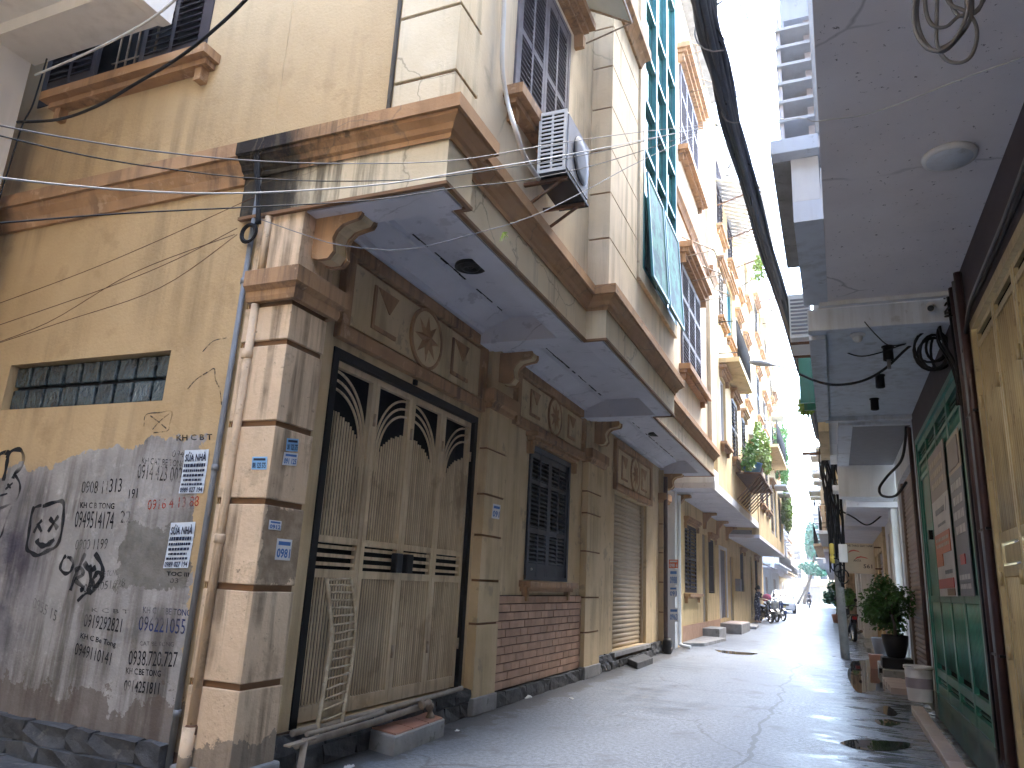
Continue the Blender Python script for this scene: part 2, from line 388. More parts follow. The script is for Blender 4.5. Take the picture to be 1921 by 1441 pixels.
# overhang end: cream with black mould spreading from the house corner
def mould(name, c1, c2):
    mt, t = newmat(name, .85, 0, .25); x, y, z = t.xyz()
    c = t.mix(t.ramp(t.noise(2, 6, .6), .35, .68), c1, c2)
    c = t.mix(t.math('MULTIPLY', t.ramp(t.noise(9, 5, .6, stretch=(1,1,.07)), .5, .72, 0, .6), t.ramp(t.noise(1.4,2), .4, .6)), c, tuple(v*.35 for v in c2))
    k = t.math('ADD', x, t.math('MULTIPLY', t.math('SUBTRACT', t.noise(7, 6, .7, stretch=(1,1,.25)), .5), .9))
    c = t.mix(t.ramp(k, -3.42, -2.95, .97, 0), c, (.014,.013,.012))
    c = t.mix(t.math('MULTIPLY', t.ramp(k, -2.95, -2.45, .75, 0), t.ramp(t.noise(9, 5, .6, stretch=(1.6,1.6,.10)), .46, .6)), c, (.07,.055,.035))
    # run marks below the coping
    vo = t.n('TexVoronoi', feature='DISTANCE_TO_EDGE'); vo.inputs['Scale'].default_value = .9
    nz = t.n('TexNoise'); nz.inputs['Scale'].default_value = 2.4; nz.inputs['Detail'].default_value = 5; t.l(t.pos(), nz.inputs['Vector'])
    ad = t.n('VectorMath', operation='MULTIPLY_ADD'); ad.inputs[1].default_value = (.5,.5,.5)
    t.l(nz.outputs['Color'], ad.inputs[0]); t.l(t.pos(), ad.inputs[2]); t.l(ad.outputs[0], vo.inputs['Vector'])
    c = t.mix(t.ramp(vo.outputs['Distance'], 0, .009, .6, 0), c, (.16,.12,.08))
    t.col(c); t.bump(t.noise(40, 5), .3, .01); return mt
M['fascia'] = mould('cream_fascia', (.68,.575,.40), (.60,.49,.32))
M['cornice'] = mould('brown_cornice', (.45,.265,.13), (.36,.195,.09))

def road_mat():
    mt, t = newmat('wet_asphalt', .5, 0, .5); x, y, z = t.xyz()
    n1 = t.noise(.55, 6, .6); n2 = t.math('ADD', t.math('MULTIPLY', t.noise(90, 3, .75), .45), t.math('MULTIPLY', t.noise(26, 4, .75), .55)); n3 = t.noise(2.2, 5, .65)
    base = t.mix(t.ramp(n2, .44, .56), (.050,.060,.075), (.225,.252,.288))
    base = t.mix(t.ramp(n1, .38, .62, 0, .55), base, (.118,.136,.162))
    base = t.mix(t.ramp(n3, .58, .68, 0, .5), base, (.085,.085,.088))
    vo = t.n('TexVoronoi', feature='DISTANCE_TO_EDGE'); vo.inputs['Scale'].default_value = .42
    nz = t.n('TexNoise'); nz.inputs['Scale'].default_value = 1.6; nz.inputs['Detail'].default_value = 6; t.l(t.pos(), nz.inputs['Vector'])
    ad = t.n('VectorMath', operation='MULTIPLY_ADD'); ad.inputs[1].default_value = (.9,.9,.9)
    t.l(nz.outputs['Color'], ad.inputs[0]); t.l(t.pos(), ad.inputs[2]); t.l(ad.outputs[0], vo.inputs['Vector'])
    crk = t.math('MULTIPLY', t.ramp(vo.outputs['Distance'], 0, .012, 1, 0), t.ramp(t.noise(.5, 3), .44, .56))
    base = t.mix(t.math('MULTIPLY', crk, .8), base, (.03,.03,.032))
    oil = t.ramp(t.noise(1.1, 5, .6), .60, .68, 0, .55)
    base = t.mix(oil, base, (.045,.045,.048))
    # trench repair seams
    yy = t.math('ADD', y, t.math('MULTIPLY', t.math('SUBTRACT', t.noise(1.4, 5), .5), .5))
    seam = t.math('LESS_THAN', t.math('ABSOLUTE', t.math('SUBTRACT', t.math('ADD', yy, t.math('MULTIPLY', x, .7)), 17.2)), .045)
    xx = t.math('ADD', x, t.math('MULTIPLY', t.math('SUBTRACT', t.noise(1.1, 5), .5), .4))
    seam2 = t.math('MULTIPLY', t.math('LESS_THAN', t.math('ABSOLUTE', t.math('ADD', xx, .75)), .018), t.math('LESS_THAN', y, 16.5))
    base = t.mix(t.math('MULTIPLY', t.math('MAXIMUM', seam, seam2), .75), base, (.035,.035,.037))
    grit_shade = t.math('LESS_THAN', x, t.math('ADD', -3.02, t.math('MULTIPLY', t.math('SUBTRACT', t.noise(2.4, 6, .7), .5), 1.0)))  # gutter dirt by the left wall, with its shade painted into the colour
    base = t.mix(t.math('MULTIPLY', grit_shade, .7), base, (.055,.05,.046))
    # wet film: near the right-hand drain and in hollows
    edge = t.math('ADD', x, t.math('MULTIPLY', t.math('SUBTRACT', t.noise(1.3, 5, .6), .5), 1.6))
    wet = t.ramp(edge, -.35, .35)
    hol = t.ramp(t.noise(.6, 4, .55, stretch=(1,.45,1)), .5, .70)
    wet = t.math('MAXIMUM', wet, t.math('MULTIPLY', hol, .6))
    pat = t.ramp(t.noise(3.2, 5, .6, stretch=(.6,1.8,1)), .40, .58)
    wet = t.math('MULTIPLY', wet, pat)
    c = t.mix(t.math('MULTIPLY', wet, .35), base, (.05,.055,.06)); t.col(c)
    t.l(t.ramp(wet, 0, 1, .47, .14), t.b.inputs['Roughness'])
    q = t.n('Bump'); q.inputs['Distance'].default_value = .006
    t.l(t.ramp(wet, 0, 1, .5, .05), q.inputs['Strength'])
    t.l(t.math('ADD', n2, t.math('MULTIPLY', n3, 1.5)), q.inputs['Height']); t.l(q.outputs[0], t.b.inputs['Normal'])
    return mt
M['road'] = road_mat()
gm, t = newmat('puddle_water', .02, 0, .6); t.col(t.mix(t.ramp(t.noise(2,3), .3, .7), (.03,.028,.024), (.045,.042,.036)))
t.bump(t.noise(3, 2), .03, .01); M['water'] = gm

# ------------------------------------------------------------ ground
g = MB()
nx, ny = 20, 40
xs = [-40+80*(i/nx) for i in range(nx+1)]
ysx = [-20+ (260)*(j/ny)**1.6 for j in range(ny+1)]
for yv in ysx:
    for xv in xs: g.v.append((xv, yv, 0))
for j in range(ny):
    for i in range(nx):
        a = j*(nx+1)+i; g.face([a, a+1, a+nx+2, a+nx+1])
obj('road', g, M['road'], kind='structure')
def puddle(pts):
    pp = smooth_path(pts+[pts[0]], 5)[:-1]
    o = obj('puddle', MB().poly([(p.x, p.y, .004) for p in pp]), M['water'], kind='structure')
G0 = lambda x, y: P(x, y, 2, 0)
puddle([G0(*q) for q in ((1598,1241),(1620,1239),(1643,1241),(1650,1262),(1660,1280),(1659,1297),(1640,1296),(1612,1300),(1597,1285),(1590,1262))])
puddle([G0(*q) for q in ((1575,1394),(1600,1388),(1650,1390),(1700,1393),(1712,1400),(1690,1407),(1640,1409),(1600,1404))])
puddle([G0(*q) for q in ((1640,1352),(1668,1350),(1690,1358),(1672,1363),(1650,1360))])
puddle([G0(*q) for q in ((1640,1330),(1665,1325),(1684,1340),(1668,1344))])
puddle([G0(*q) for q in ((1340,1219),(1370,1222),(1420,1226),(1405,1229),(1360,1226))])
# ------------------------------------------------------------ wall-face helper
class Face:
    """a vertical face: ax 'x' faces +x (or -x when s=-1), ax 'y' faces -y; u runs along it, d sticks out of it"""
    def __init__(s, ax, plane, sg=None): s.ax = ax; s.p = plane; s.s = sg if sg is not None else (1 if ax == 'x' else -1)
    def pt(s, u, d, z): return (s.p+s.s*d, u, z) if s.ax == 'x' else (u, s.p+s.s*d, z)
    def box(s, mb, u0, u1, d0, d1, z0, z1):
        a = s.pt(u0, d0, z0); b = s.pt(u1, d1, z1); return mb.box(a[0], b[0], a[1], b[1], z0, z1)
    def poly(s, mb, pts, d0, d1):            # extruded outline (u,z)
        n = len(pts); k = len(mb.v)
        mb.v += [s.pt(p[0], d0, p[1]) for p in pts]+[s.pt(p[0], d1, p[1]) for p in pts]
        mb.face([k+i for i in range(n)]); mb.face([k+n+i for i in reversed(range(n))])
        for i in range(n): j = (i+1) % n; mb.face([k+i, k+j, k+n+j, k+n+i])
        return mb
    def wall(s, mb, u0, u1, z0, z1, holes, th=.22):
        us = sorted({u0, u1, *[v for h in holes for v in h[:2]]}); zs = sorted({z0, z1, *[v for h in holes for v in h[2:]]})
        for i in range(len(us)-1):
            run = None
            for j in range(len(zs)-1):
                cu = (us[i]+us[i+1])/2; cz = (zs[j]+zs[j+1])/2
                inside = any(h[0] < cu < h[1] and h[2] < cz < h[3] for h in holes)
                if inside:
                    if run is not None: s.box(mb, us[i], us[i+1], -th, 0, run, zs[j]); run = None
                elif run is None: run = zs[j]
            if run is not None: s.box(mb, us[i], us[i+1], -th, 0, run, zs[-1])
        return mb
_lv = {}
def louver_mesh(fc, L, mt, w=.045, th=.008):
    key = (fc.ax, fc.s, round(L, 3), mt.name, w)
    if key not in _lv:
        mb = MB(); a = R(38); c, s_ = math.cos(a)*w/2, math.sin(a)*w/2
        pts = []
        for u in (-L/2, L/2):
            for dd, dz in ((-c, s_+th/2), (-c, s_-th/2), (c, -s_-th/2), (c, -s_+th/2)):
                pts.append((fc.s*dd, u, dz) if fc.ax == 'x' else (u, fc.s*dd, dz))
        k = len(mb.v); mb.v += pts
        for q in ((0,1,2,3),(7,6,5,4),(0,4,5,1),(1,5,6,2),(2,6,7,3),(3,7,4,0)): mb.face([k+i for i in q])
        _lv[key] = mb.mesh('louver', mt)
    return _lv[key]
def shutter_leaf(house, fc, u0, u1, z0, z1, mt, d=.02, zones=((.06,.30),(.33,.72),(.75,.96)), cols=2, pitch=.048, th=.035, name='shutter_leaf', louvers=True):
    st = .055; mid = .04; hgt = z1-z0; mb = MB()
    fc.box(mb, u0, u0+st, d, d+th, z0, z1); fc.box(mb, u1-st, u1, d, d+th, z0, z1)
    cw = (u1-u0-2*st-mid*(cols-1))/cols; cols_u = []
    for c in range(cols):
        a = u0+st+c*(cw+mid); cols_u.append((a, a+cw))
        if c: fc.box(mb, a-mid, a, d, d+th, z0+.002, z1-.002)
    edges = [z0]+[z0+hgt*v for zz in zones for v in zz]+[z1]
    for k in range(0, len(edges), 2):
        for a, b in cols_u: fc.box(mb, a, b, d+.003, d+th-.003, edges[k], edges[k+1])
    leaf = obj(name, mb, mt, house)
    if louvers:
        for zz in zones:
            a = z0+hgt*zz[0]; b = z0+hgt*zz[1]; n = max(1, int((b-a)/pitch))
            for i in range(n):
                for cu in cols_u:
                    piece('louver', louver_mesh(fc, cu[1]-cu[0], mt, pitch*.98), fc.pt((cu[0]+cu[1])/2, d+th/2, a+(i+.5)*(b-a)/n), leaf)
    return leaf
def sill(house, fc, u0, u1, z, mt, d=.16, h=.07, name='window_sill'):
    mb = MB(); fc.box(mb, u0, u1, 0, d, z-h, z); fc.box(mb, u0+.04, u1-.04, 0, d*.6, z-h-.05, z-h)
    for u in (u0+.10, u1-.10-.07):
        fc.poly(mb, [(u,z-h-.05),(u+.07,z-h-.05),(u+.07,z-h-.16),(u,z-h-.16)], 0, d*.45)
    return obj(name, mb, mt, house)
def hood(house, fc, u0, u1, z, mt, d=.18, h=.16):
    mb = MB(); fc.box(mb, u0, u1, 0, d, z+h*.55, z+h); fc.box(mb, u0+.04, u1-.04, 0, d*.7, z+h*.25, z+h*.55); fc.box(mb, u0+.08, u1-.08, 0, d*.45, z, z+h*.25)
    for u in (u0+.03, u1-.03-.09): fc.poly(mb, [(u,z),(u+.09,z),(u+.07,z-.14),(u+.02,z-.14)], 0, d*.5)
    return obj('window_hood', mb, mt, house)
def grooves(house, pts_boxes, mt=None):
    pass

# ------------------------------------------------------------ the corner house
XW = -3.387; YS = 3.69
ch = thing('corner_house', (-3.4, 3.7, 0), 'weathered yellow corner house with brown trim, overhanging upper floors and a folding gate', 'house')
SW = Face('y', YS); GW = Face('x', XW)
# --- side wall
HB = (-6.03, -4.285, 2.385, 2.757); HW = (-6.50, -4.49, 5.24, 6.95)
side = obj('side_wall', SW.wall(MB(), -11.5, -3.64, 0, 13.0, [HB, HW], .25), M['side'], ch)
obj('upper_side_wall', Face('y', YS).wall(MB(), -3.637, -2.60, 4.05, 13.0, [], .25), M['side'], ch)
# band moulding on the side wall
mb = MB(); mb.sweep([(-11.5, YS), (-3.70, YS)], [(0,3.98),(.03,3.98),(.05,4.06),(.09,4.12),(.10,4.16),(.13,4.16),(.13,4.27),(0,4.27)])
obj('band_moulding', mb, M['trim'], ch)
# glass blocks
gb = obj('glass_block_window', SW.box(MB(), HB[0]-.01, HB[1]+.01, -.20, -.17, HB[2]-.01, HB[3]+.01), M['dark'], ch)
obj('mortar_grid', SW.box(MB(), HB[0], HB[1], -.165, -.10, HB[2], HB[3]), M['black'], gb)
bw = (HB[1]-HB[0])/9; bh = (HB[3]-HB[2])/2
bm_ = MB(); k = .012
bm_.hexa([(-bw/2+k,-.03,-bh/2+k),(bw/2-k,-.03,-bh/2+k),(bw/2-k,.05,-bh/2+k),(-bw/2+k,.05,-bh/2+k),(-bw/2+k,-.03,bh/2-k),(bw/2-k,-.03,bh/2-k),(bw/2-k,.05,bh/2-k),(-bw/2+k,.05,bh/2-k)])
gbm = bm_.mesh('glass_block', M['gblock'], bevel=.012)
for i in range(9):
    for j in range(2):
        piece('glass_block', gbm, (HB[0]+bw*(i+.5), YS+.085, HB[2]+bh*(j+.5)), gb, rot=(random.uniform(-.03,.03), 0, random.uniform(-.04,.04)))
# upper side window: two shutters, gap with bars
obj('window_backing', SW.box(MB(), HW[0]-.01, HW[1]+.01, -.24, -.21, HW[2]-.01, HW[3]+.01), M['dark'], ch)
obj('window_casing', SW.box(SW.box(SW.box(MB(), HW[0], HW[0]+.06, -.2, .01, HW[2], HW[3]), HW[1]-.06, HW[1], -.2, .01, HW[2], HW[3]), HW[0]+.06, HW[1]-.06, -.2, .01, HW[2], HW[2]+.06), M['plum'], ch)
shutter_leaf(ch, SW, HW[0]+.06, HW[0]+.72, HW[2]+.06, HW[3], M['plum'], d=.0, zones=((.10,.52),(.58,.95)), pitch=.06)
shutter_leaf(ch, SW, HW[1]-.78, HW[1]-.06, HW[2]+.06, HW[3], M['plum'], d=-.03, zones=((.10,.52),(.58,.95)), pitch=.06)
bars = MB()
for i in range(5):
    u = HW[0]+.80+i*.115; bars.tube([SW.pt(u, -.10, HW[2]+.06), SW.pt(u, -.10, HW[3])], .009, 6)
for z in (HW[2]+.16, HW[2]+.36): bars.tube([SW.pt(HW[0]+.74, -.10, z), SW.pt(HW[0]+1.34, -.10, z)], .008, 6)
obj('window_bars', bars, M['bars'], ch)
sill(ch, SW, HW[0]+.28, HW[1]+.18, HW[2]-.005, M['trim'], d=.17, h=.08)

# --- ground-floor street wall with its openings
GT = (4.36, 6.89, .255, 2.93); NW = (8.40, 9.93, 1.30, 2.93); RD = (12.38, 14.80, .25, 2.85)
obj('street_wall', GW.wall(MB(), YS+.01, 16.45, 0, 3.82, [GT, NW, RD], .25), M['cream'], ch)
obj('return_wall', Face('y', 16.45, 1).wall(MB(), -12, XW-.002, 0, 13.0, [], .25), M['cream'], ch)
for nm, h_ in (('gate', GT), ('window', NW), ('roller', RD)):
    obj('opening_backing', GW.box(MB(), h_[0]-.02, h_[1]+.02, -.25, -.22, h_[2]-.02, h_[3]+.02), M['dark'], ch)

# --- pillars with recessed joints
def pillar(y0, y1, x1, z0, z1, joints, mt, ysided=None):
    mb = MB(); zz = [z0]+[v for j in joints for v in (j-.012, j+.012)]+[z1]
    x0 = XW+.001; b0 = y0
    for i in range(0, len(zz)-1, 2): mb.box(x0, x1, y0, y1, zz[i], zz[i+1])
    p = obj('pillar', mb, mt, ch)
    for j in joints: obj('joint', MB().box(x0, x1-.022, y0+.02, y1-.004, j-.012, j+.012), M['groove'], p)
    return p
# corner pillar wraps both faces
JT = [.60, 1.165, 1.69, 2.19, 2.74, 3.02]
def corner_pillar():
    x0, x1, y0, y1 = -3.635, -3.237, 3.675, 4.06
    zz = [.14]+[v for j in JT for v in (j-.02, j+.02)]+[3.70]; mb = MB()
    for i in range(0, len(zz)-1, 2): mb.box(x0, x1, y0, y1, zz[i], zz[i+1])
    p = obj('pillar', mb, M['peach'], ch, bevel=.006)
    for j in JT: obj('joint', MB().box(x0+.004, x1-.022, y0+.024, y1-.004, j-.02, j+.02), M['groove'], p)
    cm = MB(); cm.sweep([(-3.60, 4.07), (-3.60, y0), (x1, y0), (x1, 4.08), (XW, 4.08)][1:], [(0,3.03),(.04,3.03),(.05,3.06),(.05,3.10),(.09,3.13),(.09,3.24),(0,3.24)])
    obj('capital', cm, M['trim'], p)
corner_pillar()
for (y0, y1, js) in ((6.97, 7.50, (.85,1.27,1.72,2.14,2.62)), (10.55, 11.30, (.62,1.10,1.75,2.3,2.62)), (15.95, 16.40, (.8,1.4,2.0,2.6))):
    p = pillar(y0, y1, XW+.10, .16, 3.75, js, M['cream'])
    cm = MB(); cm.sweep([(XW, y0-.001), (XW+.10, y0-.001), (XW+.10, y1), (XW, y1)], [(0,3.05),(.04,3.05),(.05,3.09),(.08,3.12),(.08,3.25),(0,3.25)])
    obj('capital', cm, M['trim'], p)
# --- scroll brackets under the overhang
def bracket(y0, y1, xa, zb=3.38, zt=3.715, reach=.37):
    c = [(xa,zt),(xa,zb+.02),(xa+.05,zb),(xa+.13,zb+.0),(xa+.17,zb+.05),(xa+.16,zb+.10),(xa+.15,zb+.15),(xa+.17,zb+.20),(xa+.22,zb+.245),(xa+.29,zb+.26),(xa+reach-.02,zb+.27),(xa+reach,zb+.30),(xa+reach,zt)]
    p = obj('bracket', MB().prism(c, 'y', y0+.035, y1-.035), M['cream'], ch)
    s_ = MB()
    c2 = [(a+(.012 if a > xa+.02 else 0), z-(.012 if z < zt-.01 else 0)) for a, z in c]
    s_.prism(c2, 'y', y0, y0+.034); s_.prism(c2, 'y', y1-.034, y1)
    obj('bracket_cheek', s_, M['trim'], p)
bracket(3.80, 4.00, -3.236); bracket(7.15, 7.36, XW+.1); bracket(10.80, 11.02, XW+.1); bracket(16.05, 16.28, XW+.1)

# --- overhang: beams, recessed soffit, fascia, cornice
PATH = [(-3.80, 3.65), (-2.125, 3.65), (-2.125, 4.00), (-2.215, 4.00), (-2.215, 6.88), (-2.0, 6.88), (-2.0, 10.47), (-2.29, 10.47), (-2.29, 16.45), (-3.38, 16.45)]
obj('fascia', MB().sweep(PATH, [(0,3.70),(0,4.03),(-.045,4.03),(-.045,3.70)]), M['fascia'], ch)
obj('drip_edge', MB().sweep(PATH, [(.014,3.678),(.014,3.702),(-.02,3.702),(-.02,3.678)]), M['groove'], ch)
COR = [(-.02,4.02),(.02,4.0),(.022,4.035),(.045,4.05),(.06,4.085),(.10,4.12),(.105,4.14),(.13,4.14),(.13,4.235),(-.02,4.25)]
obj('cornice', MB().sweep(PATH, COR), M['cornice'], ch)
sb = MB()
sb.box(-3.62, -2.175, 3.70, 3.98, 3.685, 3.95)                                   # beams across
for y0, y1, x1 in ((6.70, 6.90, -2.262), (6.90, 7.00, -2.047), (10.35, 10.43, -2.047), (10.43, 10.62, -2.34), (16.0, 16.4, -2.34)): sb.box(XW+.02, x1, y0, y1, 3.685, 3.95)
for y0, y1, x1 in ((3.98, 6.70, -2.262), (7.0, 10.35, -2.047), (10.62, 16.0, -2.337)): sb.box(x1-.20, x1, y0, y1, 3.687, 3.95)
obj('soffit_beam', sb, M['soffit'], ch)
sp = MB()
for y0, y1, x1 in ((3.98, 6.70, -2.46), (7.0, 10.35, -2.245), (10.62, 16.0, -2.535)):
    sp.box(XW, x1, y0, y1, 3.95, 4.03)
    sp.prism([(XW+.002,3.95),(XW+.002,3.80),(XW+.10,3.80),(XW+.12,3.84),(XW+.15,3.84),(XW+.33,3.92),(XW+.36,3.92),(XW+.38,3.95)], 'y', y0, y1)
obj('soffit_panel', sp, M['soffit'], ch)
cr = MB()
for y0, y1, x1 in ((4.2, 6.6, -2.46), (7.2, 10.2, -2.245), (10.9, 15.8, -2.535)):
    n = int((y1-y0)/.12)
    for i in range(n):
        if random.random() < .7: cr.box(XW+.388+random.uniform(0,.012), XW+.40+random.uniform(.004,.014), y0+i*.12, y0+(i+1)*.12, 3.946, 3.9499)
obj('soffit_crack', cr, M['dark'], ch)
cu = MB()                                                                          # concrete slab above the soffit closes the floor
cu.box(-3.6, -2.30, 3.72, 16.4, 4.04, 4.19)
obj('floor_slab', cu, M['concrete'], ch)

# --- decorated panels over gate, window and roller door
STAR = []
for i in range(16):
    a = math.pi/8*i+math.pi/2; r_ = 1.0 if i % 2 == 0 else .42; STAR.append((math.cos(a)*r_, math.sin(a)*r_))
def decor(y0, y1, z0, z1):
    fc = Face('x', XW); w_ = .11; mb = MB()
    for q in ((y0,y1,z0,z0+w_),(y0,y1,z1-w_,z1),(y0,y0+w_,z0+w_,z1-w_),(y1-w_,y1,z0+w_,z1-w_)): fc.box(mb, q[0], q[1], .001, .07, q[2], q[3])
    p = obj('decor_panel', mb, M['trim'], ch, bevel=.008)
    f = MB(); a0, a1, b0, b1 = y0+w_+.03, y1-w_-.03, z0+w_+.03, z1-w_-.03
    fc.box(f, y0+w_, y1-w_, .001, .015, z0+w_, z1-w_); obj('decor_field', f, M['trim'], p)
    f = MB(); fc.box(f, a0, a1, .015, .035, b0, b1); obj('decor_field', f, M['cream'], p)
    hh = b1-b0; wd = a1-a0; cy = (a0+a1)/2; cz = (b0+b1)/2
    for sgn, uc in ((-1, a0+wd*.20), (1, a0+wd*.80)):
        s_ = min(hh*.36, wd*.11); br = MB()
        fc.box(br, uc-s_, uc-s_+.035, .035, .05, cz-s_, cz+s_); fc.box(br, uc-s_+.035, uc+s_, .035, .05, cz-s_, cz-s_+.035)
        fc.poly(br, [(uc-s_+.06, cz+s_), (uc+s_, cz+s_), (uc+s_*.35, cz+s_*.05)], .035, .047)
        obj('square_motif', br, M['trim'], p)
    rr = hh*.56
    ring = MB(); n = 28
    for (ra, rb, da, db, m_) in ((rr, rr*.9, .035, .06, 0),):
        for i in range(n):
            a, b = 2*math.pi*i/n, 2*math.pi*(i+1)/n
            fc.poly(ring, [(cy+math.cos(a)*ra, cz+math.sin(a)*ra), (cy+math.cos(b)*ra, cz+math.sin(b)*ra), (cy+math.cos(b)*rb, cz+math.sin(b)*rb), (cy+math.cos(a)*rb, cz+math.sin(a)*rb)], da, db)
    obj('medallion_ring', ring, M['trim'], p)
    dsk = MB(); fc.poly(dsk, [(cy+math.cos(2*math.pi*i/n)*rr*.9, cz+math.sin(2*math.pi*i/n)*rr*.9) for i in range(n)], .035, .052)
    obj('medallion', dsk, M['cream'], p)
    st = MB(); k = 0; pts = [fc.pt(cy+q[0]*rr*.78, .053, cz+q[1]*rr*.78) for q in STAR]; ctr = fc.pt(cy, .095, cz)
    for i in range(16): st.poly([pts[i], pts[(i+1) % 16], ctr])
    obj('star', st, M['trim'], p)
decor(4.33, 6.93, 2.995, 3.79); decor(7.80, 10.50, 3.06, 3.80); decor(12.25, 15.05, 2.87, 3.74)
# small bell-push plates
for y, z in ((5.55, 2.955), (13.6, 2.93)): obj('door_bell', GW.box(MB(), y-.025, y+.025, 0, .03, z-.02, z+.03), M['black'], ch, bevel=.006)

# --- folding gate: black frame, four leaves with arched rails and slats
fm = MB(); fw = .07
GW.box(fm, GT[0], GT[0]+fw, -.20, .012, GT[2], GT[3]); GW.box(fm, GT[1]-fw, GT[1], -.20, .012, GT[2], GT[3]); GW.box(fm, GT[0]+fw, GT[1]-fw, -.20, .012, GT[3]-fw, GT[3])
obj('gate_frame', fm, M['black'], ch)
slat_cache = {}
def slat_mesh(hh):
    key = round(hh*40)/40
    if key not in slat_cache:
        mb = MB(); mb.prism([(-.005,-.0085),(.002,-.0085),(.006,-.004),(.006,.004),(.002,.0085),(-.005,.0085)], 'z', 0, key)
        slat_cache[key] = mb.mesh('slat', M['gate'])
    return slat_cache[key], key
def gate_leaf(u0, u1, centre_right, lock=0):
    z0, z1 = .275, 2.855; st = .05; d0, d1 = -.075, -.03; mb = MB(); fc = GW
    zm0, zm1 = 1.24, 1.54
    fc.box(mb, u0, u0+st, d0, d1, z0, z1); fc.box(mb, u1-st, u1, d0, d1, z0, z1)
    for a, b in ((z0, z0+.10), (zm0, zm0+.06), (zm1-.05, zm1), (z1-.05, z1)): fc.box(mb, u0+st, u1-st, d0, d1, a, b)
    leaf = obj('gate_leaf', mb, M['gate'], ch)
    vb = MB()
    for i in range(3):
        z = zm0+.06+.025+i*.062; fc.box(vb, u0+st, u1-st, -.065, -.045, z, z+.026)
    obj('vent_bar', vb, M['gate'], leaf)
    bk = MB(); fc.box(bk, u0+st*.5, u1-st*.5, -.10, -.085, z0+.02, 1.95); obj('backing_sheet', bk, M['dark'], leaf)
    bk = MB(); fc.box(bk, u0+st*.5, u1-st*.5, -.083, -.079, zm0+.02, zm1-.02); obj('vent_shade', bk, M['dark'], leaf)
    n = 14; pitch = (u1-u0-2*st)/n; wid = u1-u0-2*st
    for i in range(n):
        u = u0+st+(i+.5)*pitch; f = (u-u0-st)/wid
        f = 1-f if centre_right else f                      # 0 at the arch crown
        top = 2.00+.46*math.sqrt(max(0, 1-f*f*.99))
        me, hh = slat_mesh(zm0-z0-.10); piece('slat', me, fc.pt(u, -.045, z0+.10), leaf)
        me, hh = slat_mesh(top-zm1); piece('slat', me, fc.pt(u, -.045, zm1), leaf)
    for k in range(3):
        ra, rb = wid-.014-.036*k, .54-.07*k; pts = []
        for i in range(15):
            a = math.pi/2*(1-i/14); du = math.cos(a)*ra; uu = (u1-st-du) if centre_right else (u0+st+du)
            pts.append(fc.pt(uu, -.055, 2.24+math.sin(a)*rb))
        pts.append(fc.pt(uu, -.055, 2.10))
        obj('arch_rail', MB().tube(pts, .0105, 6), M['gate'], leaf)
    for z in (.62, 2.45):
        obj('hinge', MB().tube([fc.pt(u1, -.02, z), fc.pt(u1, -.02, z+.10)], .012, 6), M['bars'], leaf)
    if lock:
        u = u1-st*.5 if lock > 0 else u0+st*.5
        lk = MB(); fc.box(lk, u-.05-(.06 if lock > 0 else -.06), u+.05-(.06 if lock > 0 else -.06), -.03, .03, 1.30, 1.46); obj('lock_box', lk, M['black'], leaf, bevel=.01)
    return leaf
gu0, gu1 = GT[0]+fw+.004, GT[1]-fw-.004; gw = (gu1-gu0)/4
gate_leaf(gu0, gu0+gw-.006, False); gate_leaf(gu0+gw, gu0+2*gw-.006, True, 1); gate_leaf(gu0+2*gw, gu0+3*gw-.006, False, -1); gate_leaf(gu0+3*gw, gu1, True)

# --- navy shuttered window over brick facing
fr = MB()
for q in ((NW[0],NW[0]+.06,NW[2],NW[3]),(NW[1]-.06,NW[1],NW[2],NW[3]),(NW[0]+.06,NW[1]-.06,NW[3]-.07,NW[3]),(NW[0]+.06,NW[1]-.06,NW[2],NW[2]+.05)): GW.box(fr, q[0], q[1], -.2, .03, q[2], q[3])
obj('window_casing', fr, M['navy'], ch)
nm_ = (NW[0]+NW[1])/2
for a, b in ((NW[0]+.06, nm_-.004), (nm_+.004, NW[1]-.06)):
    lf = shutter_leaf(ch, GW, a, b, NW[2]+.05, NW[3]-.07, M['navy'], d=-.03, zones=((.10,.34),(.38,.74),(.77,.95)), pitch=.05)
obj('shutter_knob', MB().lathe([(.0,0),(.016,.004),(.016,.02),(.0,.03)], GW.pt(NW[0]+.2, .005, NW[2]+.13), 8, 'x'), M['white'], ch)
hood(ch, GW, NW[0]-.14, NW[1]+.16, NW[3]+.01, M['trim'], d=.16, h=.12)
sill(ch, GW, NW[0]-.14, NW[1]+.12, NW[2]-.01, M['trim'], d=.15, h=.07)
bf = obj('brick_facing', GW.box(MB(), 7.505, 10.545, .001, .02, .14, 1.125), M['mortar'], ch)
rows = 11; rh = (1.12-.15)/rows
_bk = {}
def brick_mesh(L):
    L = round(L, 2)
    if L not in _bk: _bk[L] = MB().box(-.012, .022, -L/2+.003, L/2-.003, -rh/2+.006, rh/2-.006).mesh('brick', M['brick'], bevel=.003)
    return _bk[L]
for r_ in range(rows):
    y = 7.51; off = 0 if r_ % 2 else .11; first = True
    while y < 10.53:
        L = .22 if not (first and off) else off
        L = min(L, 10.54-y); first = False
        if L > .03: piece('brick', brick_mesh(L), (XW+.022+random.uniform(-.003,.003), y+L/2, .15+rh*(r_+.5)), bf)
        y += L
